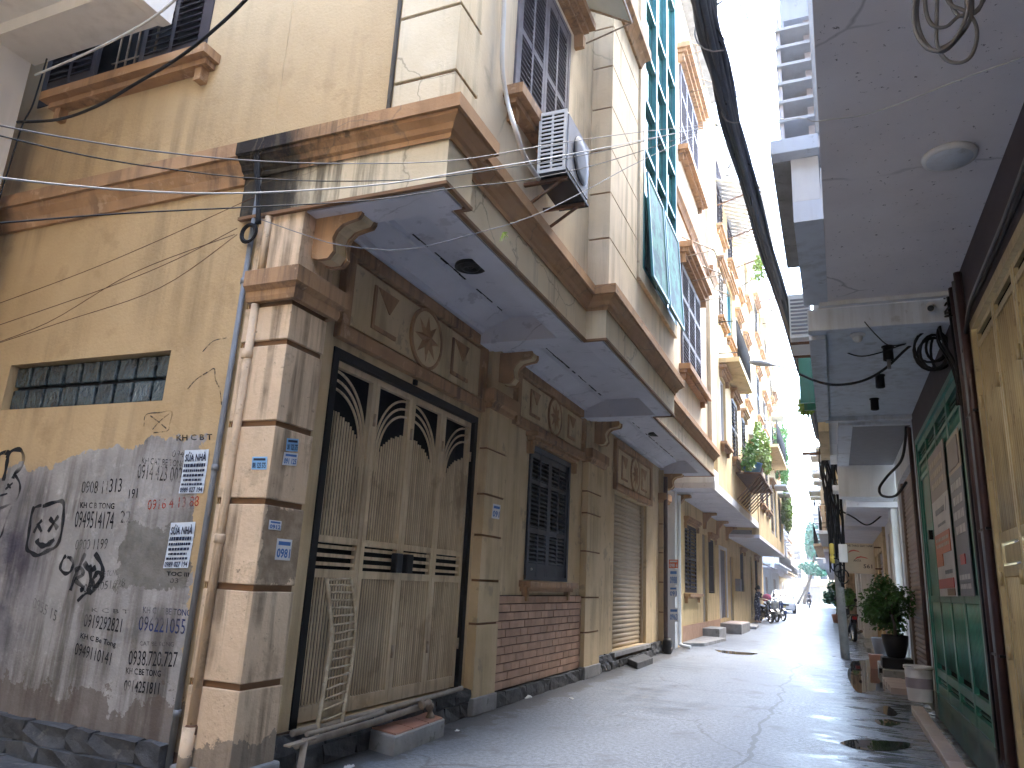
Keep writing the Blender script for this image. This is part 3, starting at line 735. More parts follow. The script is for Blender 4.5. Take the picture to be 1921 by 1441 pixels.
# --- roller door
rd = obj('roller_door', GW.box(GW.box(MB(), RD[0], RD[0]+.07, -.16, -.06, RD[2], RD[3]), RD[1]-.07, RD[1], -.16, -.06, RD[2], RD[3]), M['roll'], ch)
n = 34; sh = (RD[3]-RD[2])/n
pf = []
for i in range(7): pf.append((math.sin(math.pi*i/6)*.022, -sh/2+sh*i/6))
rs = MB().prism([(-.012, -sh/2)]+pf+[(-.012, sh/2)], 'y', -(RD[1]-RD[0]-.14)/2, (RD[1]-RD[0]-.14)/2, True).mesh('slat', M['roll'])
for i in range(n): piece('slat', rs, (XW-.12, (RD[0]+RD[1])/2, RD[2]+sh*(i+.5)), rd)
obj('door_sill', GW.box(MB(), RD[0]-.12, RD[1]+.1, -.2, .08, .17, .245), M['concrete'], ch, bevel=.008)
# --- plinth of dark stones
pl = obj('plinth', GW.box(GW.box(MB(), 3.70, 16.44, -.2, .012, 0, .16), 4.1, 7.0, -.2, .02, .16, .25), M['mortar'], ch)
_st = {}
def stone_mesh(L, hh, k=0):
    key = (round(L, 1), round(hh, 2), k)
    if key not in _st:
        b = bmesh.new(); bmesh.ops.create_cube(b, size=1); bmesh.ops.subdivide_edges(b, edges=b.edges[:], cuts=1, use_grid_fill=True)
        rg = random.Random(hash(key))
        for v in b.verts:
            v.co = Vector((v.co.x*.09, v.co.y*key[0]*.97, v.co.z*key[1]*.94))
            v.co += Vector((rg.uniform(-.014,.014), rg.uniform(-.012,.012), rg.uniform(-.01,.01)))
        me = bpy.data.meshes.new('stone'); b.to_mesh(me); b.free(); me.materials.append(M['stone']); _st[key] = me
    return _st[key]
def stone_row(par, fc, u0, u1, z0, hh, d=.03):
    u = u0
    while u < u1-.08:
        L = random.choice((.2,.3,.3,.4)); L = min(L, u1-u)
        me = stone_mesh(max(.1, L), hh, random.randrange(3))
        piece('stone', me, fc.pt(u+L/2, d, z0+hh/2), par, rot=(0,0,0 if fc.ax == 'x' else R(90))); u += L
stone_row(pl, GW, 4.08, 6.97, 0, .13); stone_row(pl, GW, 4.08, 6.97, .13, .12)
stone_row(pl, GW, 7.52, 10.54, -.02, .16, .05)
stone_row(pl, GW, 11.3, 15.95, 0, .12, .035); stone_row(pl, GW, 11.3, 12.38, .12, .12, .02); stone_row(pl, GW, 14.8, 15.95, .12, .12, .02)
pl2 = obj('plinth', SW.box(MB(), -11.5, -3.64, -.1, .01, 0, .20), M['mortar'], ch)
stone_row(pl2, SW, -8.5, -3.66, -.03, .15, .07); stone_row(pl2, SW, -8.5, -3.66, .12, .13, .04)
obj('pillar_base', MB().box(-3.655, -3.205, 3.64, 4.09, 0, .145), M['concrete'], ch, bevel=.015)
for y0, y1 in ((6.95, 7.52), (10.53, 11.32), (15.93, 16.42)): obj('pillar_base', MB().box(XW+.01, XW+.125, y0, y1, 0, .165), M['concrete'], ch, bevel=.012)

# --- upper floors
UPZ = 13.0
CW = Face('x', -2.125)
mb = MB()                                                                          # corner pier with joints
js = [4.53, 5.06, 5.60, 6.15, 6.7, 7.25, 7.8, 8.4, 9.0, 9.6, 10.2, 10.8, 11.4, 12.0]
zz = [4.24]+[v for j in js for v in (j-.012, j+.012)]+[UPZ]
for i in range(0, len(zz)-1, 2): mb.box(-2.60, -2.125, 3.66, 4.0, zz[i], zz[i+1])
cp = obj('corner_pier', mb, M['fascia'], ch, bevel=.005)
for j in js: obj('joint', MB().box(-2.595, -2.145, 3.68, 3.995, j-.012, j+.012), M['groove'], cp)
obj('conduit', MB().tube([(-2.625, 3.66, 4.25), (-2.625, 3.66, 12.8)], .016, 8), M['pipe'], ch)
UW = Face('x', -2.215); W1 = (4.76, 6.07, 5.10, 6.74); W1b = (4.76, 6.07, 8.9, 10.6)
obj('upper_street_wall', UW.wall(MB(), 4.0, 6.88, 4.19, UPZ, [W1, W1b], .25), M['upper'], ch)
for wv in (W1, W1b):
    obj('window_backing', UW.box(MB(), wv[0]-.01, wv[1]+.01, -.24, -.2, wv[2]-.01, wv[3]+.01), M['dark'], ch)
    mm = (wv[0]+wv[1])/2
    fr = MB()
    for q in ((wv[0],wv[0]+.05,wv[2],wv[3]),(wv[1]-.05,wv[1],wv[2],wv[3]),(wv[0]+.05,wv[1]-.05,wv[3]-.05,wv[3])): UW.box(fr, q[0], q[1], -.15, .02, q[2], q[3])
    obj('window_casing', fr, M['greyshut'], ch)
    for a, b in ((wv[0]+.05, mm-.003), (mm+.003, wv[1]-.05)):
        shutter_leaf(ch, UW, a, b, wv[2], wv[3]-.05, M['greyshut'], d=-.02, zones=((.06,.44),(.48,.94)), pitch=.052)
    sill(ch, UW, wv[0]-.18, wv[1]+.15, wv[2]-.02, M['trim'], d=.17, h=.09)
    hood(ch, UW, wv[0]-.1, wv[1]+.25, wv[3]+.10, M['trim'], d=.2, h=.18)
# bay with the tall teal window
BW = Face('x', -2.0); BG = (8.28, 10.42, 5.05, 12.3)
obj('bay_wall', BW.wall(MB(), 6.88, 10.47, 4.19, UPZ, [BG], .22), M['upper'], ch)
rt = MB(); rt.box(-2.5, -2.22, 6.881, 7.05, 4.2, UPZ); rt.box(-2.6, -2.22, 10.3, 10.469, 4.2, UPZ)
obj('bay_return', rt, M['peach'], ch)
pj = MB(); zz = [4.26]+[v for j in (4.80, 5.33, 5.85, 6.37, 6.9, 7.42) for v in (j-.010, j+.010)]+[7.75]
for i in range(0, len(zz)-1, 2): pj.box(-2.21, -1.975, 6.86, 8.05, zz[i], zz[i+1])
pp = obj('bay_pier', pj, M['upper'], ch)
obj('joint', MB().box(-2.2, -1.985, 6.87, 8.04, 4.26, 7.75), M['groove'], pp)
cm = MB(); cm.sweep([(-2.215, 6.86), (-1.975, 6.86), (-1.975, 8.06), (-2.0, 8.06)], [(0,7.75),(.03,7.75),(.05,7.82),(.08,7.88),(.13,7.93),(.13,8.05),(0,8.05)])
obj('pier_capital', cm, M['trim'], ch)
obj('bay_pier', MB().box(-2.21, -1.985, 6.865, 8.04, 8.05, UPZ), M['upper'], ch)
sr = MB()
BW.box(sr, BG[0]-.20, BG[0]-.002, 0, .05, 4.86, 12.5); BW.box(sr, BG[1]+.002, BG[1]+.045, 0, .05, 4.86, 12.5); BW.box(sr, BG[0]-.002, BG[1]+.002, 0, .05, 4.86, 5.04)
obj('window_surround', sr, M['upper'], ch)
obj('window_glass', BW.box(MB(), BG[0]+.03, BG[1]-.03, -.02, -.005, BG[2], BG[3]), M['glass'], ch)
fr = MB()
for i in range(4):
    u = BG[0]+(BG[1]-BG[0])*i/3; BW.box(fr, u-.03, u+.03, -.12, .055, BG[2], BG[3])
for z in (5.05, 6.75, 7.5, 8.3, 9.1, 10.6, 12.25): BW.box(fr, BG[0], BG[1], -.118, .045, z, z+.055)
obj('window_frame', fr, M['tealframe'], ch)
for u0, u1 in ((8.32, 9.30), (9.38, 10.42)):                   # two open awning sashes
    z0, z1 = 4.95, 6.40; o0, o1 = .17, .09; sm_ = MB()
    A = lambda u, t_, dd=0: (lambda d, z: BW.pt(u, d+dd, z))(o0+(o1-o0)*t_, z0+(z1-z0)*t_)
    for ua, ub, ta, tb in ((u0,u0+.04,0,1),(u1-.04,u1,0,1),(u0+.04,u1-.04,0,.03),(u0+.04,u1-.04,.97,1)):
        sm_.hexa([A(ua,ta), A(ub,ta), A(ub,ta,-.03), A(ua,ta,-.03), A(ua,tb), A(ub,tb), A(ub,tb,-.03), A(ua,tb,-.03)])
    s1 = obj('open_sash', sm_, M['tealframe'], ch)
    gl = MB(); gl.hexa([A(u0+.04,.03,-.01), A(u1-.04,.03,-.01), A(u1-.04,.03,-.018), A(u0+.04,.03,-.018), A(u0+.04,.97,-.01), A(u1-.04,.97,-.01), A(u1-.04,.97,-.018), A(u0+.04,.97,-.018)])
    obj('sash_glass', gl, M['glassg'], s1)
# recess beyond the bay
VW = Face('x', -2.29); W3 = (12.62, 14.68, 5.10, 7.05); W3b = (12.62, 14.68, 9.4, 11.3)
obj('upper_street_wall', VW.wall(MB(), 10.47, 16.45, 4.19, UPZ, [W3, W3b], .25), M['upper'], ch)
obj('end_wall', Face('y', 16.45, 1).wall(MB(), XW, -2.30, 4.04, UPZ, [], .2), M['upper'], ch)
for wv in (W3, W3b):
    obj('window_backing', VW.box(MB(), wv[0]-.01, wv[1]+.01, -.24, -.2, wv[2]-.01, wv[3]+.01), M['dark'], ch)
    w_ = (wv[1]-wv[0])/3
    for i in range(3):
        shutter_leaf(ch, VW, wv[0]+i*w_+.004, wv[0]+(i+1)*w_-.004, wv[2], wv[3], M['greyshut'], d=.0, zones=((.05,.30),(.34,.66),(.70,.95)), cols=1, pitch=.065)
    sill(ch, VW, wv[0]-.2, wv[1]+.2, wv[2]-.03, M['trim'], d=.2, h=.10)
    hood(ch, VW, wv[0]-.2, wv[1]+.25, wv[3]+.08, M['trim'], d=.25, h=.25)
ep = MB(); ep.box(-2.289, -2.21, 15.7, 16.40, 4.2, UPZ); obj('end_pier', ep, M['upper'], ch)
cm = MB(); cm.sweep([(-2.29, 10.5), (-2.29, 15.7), (-2.21, 15.7), (-2.21, 16.42), (-2.29, 16.42)], [(0,8.05),(.03,8.05),(.06,8.12),(.10,8.18),(.10,8.28),(0,8.28)])
obj('upper_cornice', cm, M['trim'], ch)
cm = MB(); cm.sweep([(-2.215, 4.01), (-2.215, 6.85)], [(0,8.0),(.03,8.0),(.06,8.07),(.10,8.12),(.10,8.22),(0,8.22)])
obj('upper_cornice', cm, M['trim'], ch)
rf = MB(); rf.box(-11.5, -2.0, 3.6, 16.5, UPZ, UPZ+.2); obj('roof', rf, M['concrete'], ch)
# wire awning frames over the recess windows and a glazed one over the first
for wv, fc in ((W3, VW), (W3b, VW)):
    a = MB(); z = wv[3]+.10
    for u in (wv[0]-.1, (wv[0]+wv[1])/2, wv[1]+.1):
        a.tube([fc.pt(u, .05, z+.35), fc.pt(u, .62, z+.02)], .012, 6); a.tube([fc.pt(u, .05, z-.05), fc.pt(u, .62, z+.02)], .010, 6)
    a.tube([fc.pt(wv[0]-.1, .62, z+.02), fc.pt(wv[1]+.1, .62, z+.02)], .012, 6); a.tube([fc.pt(wv[0]-.1, .33, z+.18), fc.pt(wv[1]+.1, .33, z+.18)], .010, 6)
    obj('awning_frame', a, M['bars'], ch)
a = MB(); z = W1[3]+.18
for u in (5.2, 6.45):
    a.tube([UW.pt(u, .05, z+.45), UW.pt(u, .55, z+.12)], .012, 6); a.tube([UW.pt(u, .05, z), UW.pt(u, .55, z+.12)], .010, 6)
a.tube([UW.pt(5.2, .55, z+.12), UW.pt(6.45, .55, z+.12)], .012, 6)
aw = obj('awning_frame', a, M['bars'], ch)
gm, t = newmat('pale_awning_sheet', .3, 0, .5); t.col(t.mix(t.ramp(t.noise(3,4), .3, .7), (.42,.50,.50), (.55,.6,.58))); M['sheet'] = gm
obj('awning_sheet', MB().hexa([UW.pt(5.2,.05,z+.46), UW.pt(6.45,.05,z+.46), UW.pt(6.45,.56,z+.13), UW.pt(5.2,.56,z+.13), UW.pt(5.2,.05,z+.466), UW.pt(6.45,.05,z+.466), UW.pt(6.45,.56,z+.136), UW.pt(5.2,.56,z+.136)]), M['sheet'], aw)
# ceiling rose lamps on the soffit
for (x_, y_) in ((-2.80, 5.36), (-2.80, 12.94)):
    l_ = MB().lathe([(.0,0),(.135,-.002),(.14,-.03),(.12,-.035),(.115,-.015),(.085,-.018),(.08,-.04),(.055,-.042),(.05,-.02),(.02,-.025),(.0,-.05)], (x_, y_, 3.949), 20)
    obj('soffit_lamp', l_, M['black'], ch)
# ------------------------------------------------------------ right-hand side
XR = 1.22
RW = Face('x', XR, -1)
# --- nearest house: stained slab over a gold gate
r1 = thing('shophouse', (1.6, 4, 0), 'house with a stained white slab over a ribbed gold metal gate', 'house')
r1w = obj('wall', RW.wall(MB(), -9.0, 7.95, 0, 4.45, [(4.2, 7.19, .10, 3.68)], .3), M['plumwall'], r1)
s_ = MB(); s_.prism([(.0,-2.0),(XR+.2,-2.0),(XR+.2,8.0),(.09,8.0),(.075,6.0)], 'z', 4.28, 4.46); obj('slab', s_, M['offwhite'], r1)
s_ = MB(); s_.prism([(.073,6.0),(.088,8.0),(-.145,8.0),(-.155,6.0)], 'z', 4.275, 4.46); obj('slab_edge_strip', s_, M['bluewhite'], r1)
obj('slab_lip', MB().box(.0, XR, 7.93, 8.0, 4.235, 4.28), M['white'], r1)
obj('fascia_block', MB().box(-.155, .06, 6.0, 8.0, 4.462, 4.86), M['white'], r1)
obj('upper_wall', MB().box(.14, XR+6, -9.0, 8.0, 4.462, 13.5), M['white'], r1)  # unseen upper storeys, made taller to shade the corner house
lg = MB(); lg.box(-.31, .07, 5.88, 8.3, 4.865, 5.0); obj('ledge', lg, M['bluewhite'], r1, bevel=.008)
obj('ledge_soffit', MB().box(-.30, -.157, 6.02, 8.28, 4.85, 4.864), M['concrete'], r1)
bs = obj('louvre_screen', MB().box(-.225, -.195, 6.0, 6.30, 5.002, 6.3).box(-.0, .10, 6.10, 6.4, 5.002, 6.3), M['offwhite'], r1)
for i in range(6):
    z = 5.22+i*.185; obj('concrete_louvre', MB().box(-.235, .06, 5.97, 6.26, z, z+.028), M['white'], bs)
obj('screen_back', MB().box(-.20, .10, 6.401, 6.45, 5.002, 8.0), M['bluewhite'], bs)
obj('screen_head', MB().box(-.16, .10, 6.05, 6.40, 6.30, 9.0), M['bluewhite'], bs)
obj('rain_pipe', MB().tube([(.075, 5.9, 5.0), (.075, 5.9, 9.0)], .026, 10), M['bluewhite'], r1)
# gold gate
gg = obj('gold_gate', RW.box(RW.box(MB(), 4.2, 7.19, -.12, .01, 3.60, 3.68), 7.12, 7.19, -.12, .012, .10, 3.60), M['gold'], r1)
def ribbed(par, fc, u0, u1, z0, z1, mt, pitch=.045, dd=.02, name='rib_sheet', d=0):
    n = int((u1-u0)/pitch); w_ = (u1-u0)/n
    for i in range(n):
        key = (fc.ax, fc.s, round(w_,4), round(z1-z0,3), mt.name)
        if key not in _lv:
            mb = MB(); L = z1-z0
            pr = [(-w_*.5, 0)]+[(-math.cos(math.pi*q/6)*w_*.38, math.sin(math.pi*q/6)*dd) for q in range(7)]+[(w_*.5, 0), (w_*.5,-.01), (-w_*.5,-.01)]
            mb.prism([((fc.s*b, a) if fc.ax == 'x' else (a, fc.s*b)) for a, b in pr], 'z', 0, L, True); _lv[key] = mb.mesh('rib', mt)
        piece('rib', _lv[key], fc.pt(u0+(i+.5)*w_, d, z0), par)
for k in range(4):
    b = 7.11-k*.72; a = b-.70
    lf = MB()
    for q in ((a, a+.045, .12, 3.58), (b-.045, b, .12, 3.58)): RW.box(lf, q[0], q[1], -.06, -.02, q[2], q[3])
    for z0, z1 in ((.12,.30), (1.52,1.60), (1.78,1.86), (3.42,3.47), (3.54,3.58)): RW.box(lf, a+.045, b-.045, -.06, -.022, z0, z1)
    l_ = obj('gate_leaf', lf, M['gold'], r1)
    obj('vent_shade', RW.box(MB(), a+.045, b-.045, -.058, -.05, 3.47, 3.54), M['dark'], l_)
    obj('letter_flap', RW.box(MB(), a+.06, b-.06, -.058, -.035, 1.62, 1.76), M['gold'], l_, bevel=.006)
    ribbed(l_, RW, a+.05, b-.05, .30, 1.52, M['gold'], pitch=.06, dd=.034, d=-.06); ribbed(l_, RW, a+.05, b-.05, 1.86, 3.42, M['gold'], pitch=.06, dd=.034, d=-.06)
    for z in (.9, 1.45, 2.9): obj('hinge', MB().tube([RW.pt(b+.004, .0, z), RW.pt(b+.004, .0, z+.11)], .014, 8), M['gold'], l_)
# ceiling disc lamp
dl = thing('ceiling_lamp', (.88, 5.28, 4.28), 'round white disc lamp fixed under the stained slab', 'lamp')
obj('rim', MB().lathe([(.165,0),(.170,-.01),(.165,-.035),(.145,-.04)], (.88,5.28,4.279), 32), M['white'], dl)
obj('diffuser', MB().lathe([(.145,-.036),(.14,-.042),(.0,-.044)], (.88,5.28,4.279), 32, caps=False), M['bluewhite'], dl)
# dark pipes at the party wall
for k, (y_, r_, mt) in enumerate(((7.28,.035,'bpipe'), (7.46,.022,'pipe'), (7.60,.030,'bpipe'), (7.80,.018,'ink'))):
    obj('downpipe', MB().tube([RW.pt(y_, .03, .05), RW.pt(y_, .03, 3.2), RW.pt(y_+.03*k, .045, 4.2)], r_, 10), M[mt], r1)
for z in (.9, 1.9, 2.9): obj('pipe_clip', RW.box(MB(), 7.22, 7.66, .0, .05, z, z+.02), M['black'], r1)

# --- second house: green gate under a blue-white soffit
r2 = thing('shophouse', (1.6, 10, 0), 'house with a green folding gate hung with advert boards, under a blue-white soffit', 'house')
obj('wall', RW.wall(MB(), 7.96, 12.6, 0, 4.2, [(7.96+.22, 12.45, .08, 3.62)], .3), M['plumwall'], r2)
obj('soffit', MB().box(-.10, XR-.002, 8.02, 12.58, 4.04, 4.20), M['bluewhite'], r2)
obj('end_beam', MB().box(-.12, XR-.004, 8.005, 8.14, 3.99, 4.232), M['bluewhite'], r2, bevel=.01)
obj('edge_beam', MB().box(-.118, .05, 8.30, 12.58, 3.985, 4.038), M['bluewhite'], r2)
obj('far_beam', MB().box(.0, XR-.004, 12.45, 12.60, 3.97, 4.038), M['bluewhite'], r2)
obj('upper_wall', MB().box(-.06, XR+6, 8.32, 12.6, 4.201, 12.0), M['white'], r2)
obj('shutter_leaf', MB().box(-.34, -.065, 11.9, 11.94, 4.15, 5.3), M['green'], r2)
obj('shutter_leaf', MB().box(-.30, -.065, 12.4, 12.44, 4.15, 5.3), M['green'], r2)
gf = MB()
for q in ((8.19,8.26,.08,3.62),(12.38,12.45,.08,3.62)): RW.box(gf, q[0], q[1], -.1, .0, q[2], q[3])
RW.box(gf, 8.26, 12.38, -.1, .0, 3.55, 3.62); obj('gate_frame', gf, M['green'], r2)
lu = [8.27, 9.29, 10.33, 11.36, 12.37]
for k in range(4):
    a, b = lu[k]+.006, lu[k+1]-.006; lf = MB(); sg = .02 if k % 2 else 0
    for q in ((a, a+.05), (b-.05, b)): RW.box(lf, q[0], q[1], -.07, -.02, .10, 3.53)
    for z0, z1 in ((.10,.22),(.32,.42),(1.30,1.38),(3.0,3.06),(3.22,3.27),(3.44,3.53)): RW.box(lf, a+.05, b-.05, -.07, -.022, z0, z1)
    l_ = obj('gate_leaf', lf, M['green'], r2)
    obj('backing', RW.box(MB(), a+.03, b-.03, -.09, -.075, .12, 3.5), M['dark'], l_)
    ribbed(l_, RW, a+.05, b-.05, .50, 1.30, M['green'], pitch=.075, dd=.036, d=-.065)
    if k == 3: obj('plain_sheet', RW.box(MB(), a+.05, b-.05, -.06, -.04, 1.38, 3.0), M['green'], l_)
    else: ribbed(l_, RW, a+.05, b-.05, 1.38, 3.0, M['green'], pitch=.075, dd=.036, d=-.065)
    ribbed(l_, RW, a+.05, b-.05, 3.06, 3.22, M['green'], pitch=.075, dd=.036, d=-.065)
    vb = MB()
    for z in (3.30, 3.35, 3.40): RW.box(vb, a+.05, b-.05, -.065, -.05, z, z+.012)
    RW.box(vb, a+.05, b-.05, -.065, -.05, .25, .27)
    obj('vent_bar', vb, M['green'], l_)
obj('gate_latch', RW.box(MB(), 11.40, 11.46, -.02, .03, 2.1, 2.22), M['black'], r2)
# front terrace: polished slab, tiled kerb
tr = obj('terrace', MB().prism([(.93,6.5),(1.40,6.5),(1.40,12.6),(.99,12.6)], 'z', 0, .09), mat('polished_dark_terrazzo', (.05,.055,.06), (.085,.09,.095), 3, .16, bump=.05, spot=(5,.55,.6,(.14,.14,.14))), kind='structure')
kt = bpy.data.objects.new('kerb', None); COL.objects.link(kt); WL['kerb'] = Vector((0,0,0)); kt['kind'] = 'structure'
for i in range(15):
    y = 6.3+i*.31; x_ = .80+(y-6.3)*.008
    piece('tile', MB().box(-.065, .065, -.15, .15, 0, .075).mesh('tile', M['pinktile'], bevel=.006) if i == 0 else bpy.data.objects['tile'].data, (x_, y, 0), kt, rot=(0, random.uniform(-.03,.03), random.uniform(-.015,.015)))
# --- third house: brown roller door
r3 = thing('shophouse', (1.6, 14.6, 0), 'house with a tall brown roller shutter beneath a grey panelled soffit', 'house')
obj('wall', RW.wall(MB(), 12.6, 16.4, 0, 4.1, [(12.95, 16.0, .12, 3.45)], .3), M['bluewhite'], r3)
obj('soffit', MB().box(.40, XR-.002, 12.75, 16.8, 3.95, 4.1), M['acgrey'], r3)
obj('soffit_border', MB().box(.18, .395, 12.62, 16.8, 3.93, 4.1).box(.40, XR-.003, 12.62, 12.745, 3.93, 4.1), M['bluewhite'], r3)
obj('front_box', MB().prism([(.18,16.8),(XR,16.8),(XR,17.6),(.5,17.6),(.18,17.2)], 'z', 3.30, 3.93), M['white'], r3)
obj('upper_wall', MB().box(.05, XR+6, 12.62, 17.6, 4.101, 10.0), M['white'], r3)
obj('balcony', MB().box(-.12, .048, 13.4, 16.4, 4.0, 4.9), M['cream'], r3)
rd3 = obj('roller_door', RW.box(MB(), 12.95, 13.03, -.15, -.04, .12, 3.45), M['rollb'], r3)
obj('guide_rail', RW.box(MB(), 15.92, 16.0, -.15, -.04, .12, 3.45), M['rollb'], rd3)
n = 42; sh3 = (3.45-.12)/n
rs3 = MB().prism([(.012,-sh3/2)]+[(-math.sin(math.pi*i/6)*.02, -sh3/2+sh3*i/6) for i in range(7)]+[(.012,sh3/2)], 'y', -1.445, 1.445, True).mesh('slat', M['rollb'])
for i in range(n): piece('slat', rs3, (XR+.09, 14.475, .12+sh3*(i+.5)), rd3)
obj('corner_pipe', MB().tube([(1.19, 12.78, .05), (1.19, 12.78, 3.9)], .03, 10), M['bpipe'], r3)
pv = bpy.data.objects.new('pavement', None); COL.objects.link(pv); WL['pavement'] = Vector((0,0,0)); pv['kind'] = 'structure'
tme = MB().box(-.14, .14, -.19, .19, 0, .085).mesh('tile', M['pinktile'], bevel=.005)
for i in range(3):
    for j in range(4): piece('tile', tme, (.80+i*.285-j*.012, 12.75+j*.385, random.uniform(-.006,.004)), pv, rot=(random.uniform(-.012,.012), random.uniform(-.012,.012), 0))
ptm = MB().box(-.30,.30,-1.5,1.5,0,.16).mesh('step', M['concrete'], bevel=.015)
piece('step', ptm, (.97, 16.1, 0), pv); piece('step', ptm, (1.02, 19.4, -.03), pv); piece('step', ptm, (.95, 22.8, -.05), pv)
# --- white pillared house and the row beyond, stepping with the bend of the lane
def generic_house(name, label, side, xf, y0, y1, zg, floors, wm, over=.7, th=.3, win='dark', ground=(), seed=0, top=None, hoodw=True, balc=(), trim='trim', xback=9, railm='ink'):
    """terraced house: ground wall with openings, overhanging storeys with windows, hoods and balconies"""
    rg = random.Random(seed); s = side
    h_ = thing(name, (xf, (y0+y1)/2, 0), label, 'house')
    gfc = Face('x', xf, s); xu = xf+s*over; ufc = Face('x', xu, s); zt = zg+floors*3.25+.6 if top is None else top
    holes = [(a, b, c, d) for a, b, c, d, *_ in ground]
    obj('ground_wall', gfc.wall(MB(), y0, y1, 0, zg, holes, th), M[wm], h_)
    for a, b, c, d, kind in ground:
        obj('opening_backing', gfc.box(MB(), a-.02, b+.02, -th+.02, -th+.05, c-.02, d+.02), M['dark'], h_)
        if kind == 'shutter':
            mm = (a+b)/2
            shutter_leaf(h_, gfc, a, mm-.003, c, d, M['plum'], d=-.04, zones=((.06,.48),(.52,.95)), cols=1, pitch=.09); shutter_leaf(h_, gfc, mm+.003, b, c, d, M['plum'], d=-.04, zones=((.06,.48),(.52,.95)), cols=1, pitch=.09)
            sill(h_, gfc, a-.15, b+.15, c-.02, M[trim]); hood(h_, gfc, a-.12, b+.12, d+.02, M[trim], d=.14, h=.15)
        elif kind == 'grille':
            br = MB(); n_ = max(3, int((b-a)/.13))
            for i in range(n_+1): br.tube([gfc.pt(a+(b-a)*i/n_, -.05, c), gfc.pt(a+(b-a)*i/n_, -.05, d)], .011, 5)
            for z in (c+.05, (c+d)/2, d-.05): br.tube([gfc.pt(a, -.05, z), gfc.pt(b, -.05, z)], .011, 5)
            obj('window_grille', br, M['plum'], h_); hood(h_, gfc, a-.12, b+.12, d+.02, M[trim], d=.14, h=.15)
        elif kind == 'irondoor':
            dm = MB()
            for i in range(2):
                aa = a+(b-a)*i/2+.01; bb = a+(b-a)*(i+1)/2-.01
                gfc.box(dm, aa, bb, -.09, -.06, c, d)
                for q in (aa, (aa+bb)/2, bb-.03): gfc.box(dm, q, q+.03, -.06, -.04, c, d)
            obj('door', dm, M['acgrey'], h_)
            cz = MB()
            for q in ((a-.10, a, c, d), (b, b+.10, c, d), (a-.10, b+.10, d, d+.10)): gfc.box(cz, q[0], q[1], 0, .04, q[2], q[3])
            obj('door_casing', cz, M['white'], h_)
        elif kind == 'wooddoor':
            obj('door', gfc.box(MB(), a, b, -.10, -.06, c, d), M['wood'], h_)
        elif kind == 'roller':
            rr = obj('roller_door', gfc.box(MB(), a, b, -.1, -.07, d-.2, d), M['rollb'], h_); n_ = int((d-.2-c)/.11)
            L = b-a
            sm_ = MB().prism([(s*-.012,-.055), (0,-.055), (s*.02,-.02), (s*.02,.02), (0,.055), (s*-.012,.055)], 'y', -L/2, L/2).mesh('slat', M['rollb'])
            for i in range(n_): piece('slat', sm_, gfc.pt((a+b)/2, -.08, c+.055+i*(d-.2-c)/n_), rr)
    uh = []
    for f in range(floors):
        zb = zg+.35+f*3.25; y = y0+.7
        while y < y1-1.3:
            wd = rg.choice((1.0,1.2,1.4)); hw = rg.choice((1.4,1.7,2.1)); zz = zb+(.85 if hw < 2 else .15)
            if y+wd < y1-.3: uh.append((y, y+wd, zz, zz+hw))
            y += wd+rg.uniform(.7,1.5)
    obj('upper_wall', ufc.wall(MB(), y0, y1, zg+.002, zt, uh, .25), M[wm], h_)
    bx = MB(); bx.box(xf-s*.3, xu-s*.25, y0+.02, y1-.02, zg+.003, zg+.15); bx.box(xf-s*xback, xu-s*.002, y0, y1, zt+.001, zt+.2)
    obj('floor_and_roof', bx, M['concrete'], h_)
    sd_ = MB()
    for ya, yb in ((y0, y0+.2), (y1-.2, y1)): sd_.box(xf-s*xback, xu-s*.252, ya, yb, 0 if xback > 1 else zg, zt)
    if xback:
        obj('party_wall', MB().box(xf-s*xback, xf-s*(th+.002), y0, y0+.2, 0, zg).box(xf-s*xback, xu-s*.252, y0, y0+.2, zg+.152, zt), M[wm], h_)
        obj('party_wall', MB().box(xf-s*xback, xf-s*(th+.002), y1-.2, y1, 0, zg).box(xf-s*xback, xu-s*.252, y1-.2, y1, zg+.152, zt), M[wm], h_)
    obj('soffit', MB().box(xf+s*.002, xu-s*.002, y0+.002, y1-.002, zg-.12, zg), M['soffit'], h_)
    for (a, b, c, d) in uh:
        k = rg.random(); obj('window_backing', ufc.box(MB(), a-.01, b+.01, -.24, -.21, c-.01, d+.01), M['dark'], h_)
        if k < .45:
            mm = (a+b)/2
            for q0, q1 in ((a, mm-.003), (mm+.003, b)): shutter_leaf(h_, ufc, q0, q1, c, d, M[rg.choice(('plum','greyshut','wood'))], d=-.03, zones=((.06,.48),(.52,.95)), cols=1, louvers=(abs(y0) < 32), pitch=.1)
        else:
            fr_ = MB(); mm = (a+b)/2
            for q in ((a,a+.05,c,d),(b-.05,b,c,d),(mm-.03,mm+.03,c+.05,d-.05),(a+.05,b-.05,c,c+.05),(a+.05,b-.05,d-.05,d)): ufc.box(fr_, q[0], q[1], -.14, -.06, q[2], q[3])
            obj('window_frame', fr_, M[rg.choice(('white','wood','tealframe'))], h_)
            obj('pane', ufc.box(MB(), a+.05, b-.05, -.11, -.10, c+.05, d-.05), M['glassd'], h_)
        if hoodw:
            if rg.random() < .55: obj('sun_hood', ufc.box(MB(), a-.25, b+.25, 0, .55, d+.12, d+.20), M['white'], h_)
            else: hood(h_, ufc, a-.15, b+.15, d+.05, M[trim])
            if c-zg > 1: sill(h_, ufc, a-.15, b+.15, c-.02, M[trim])
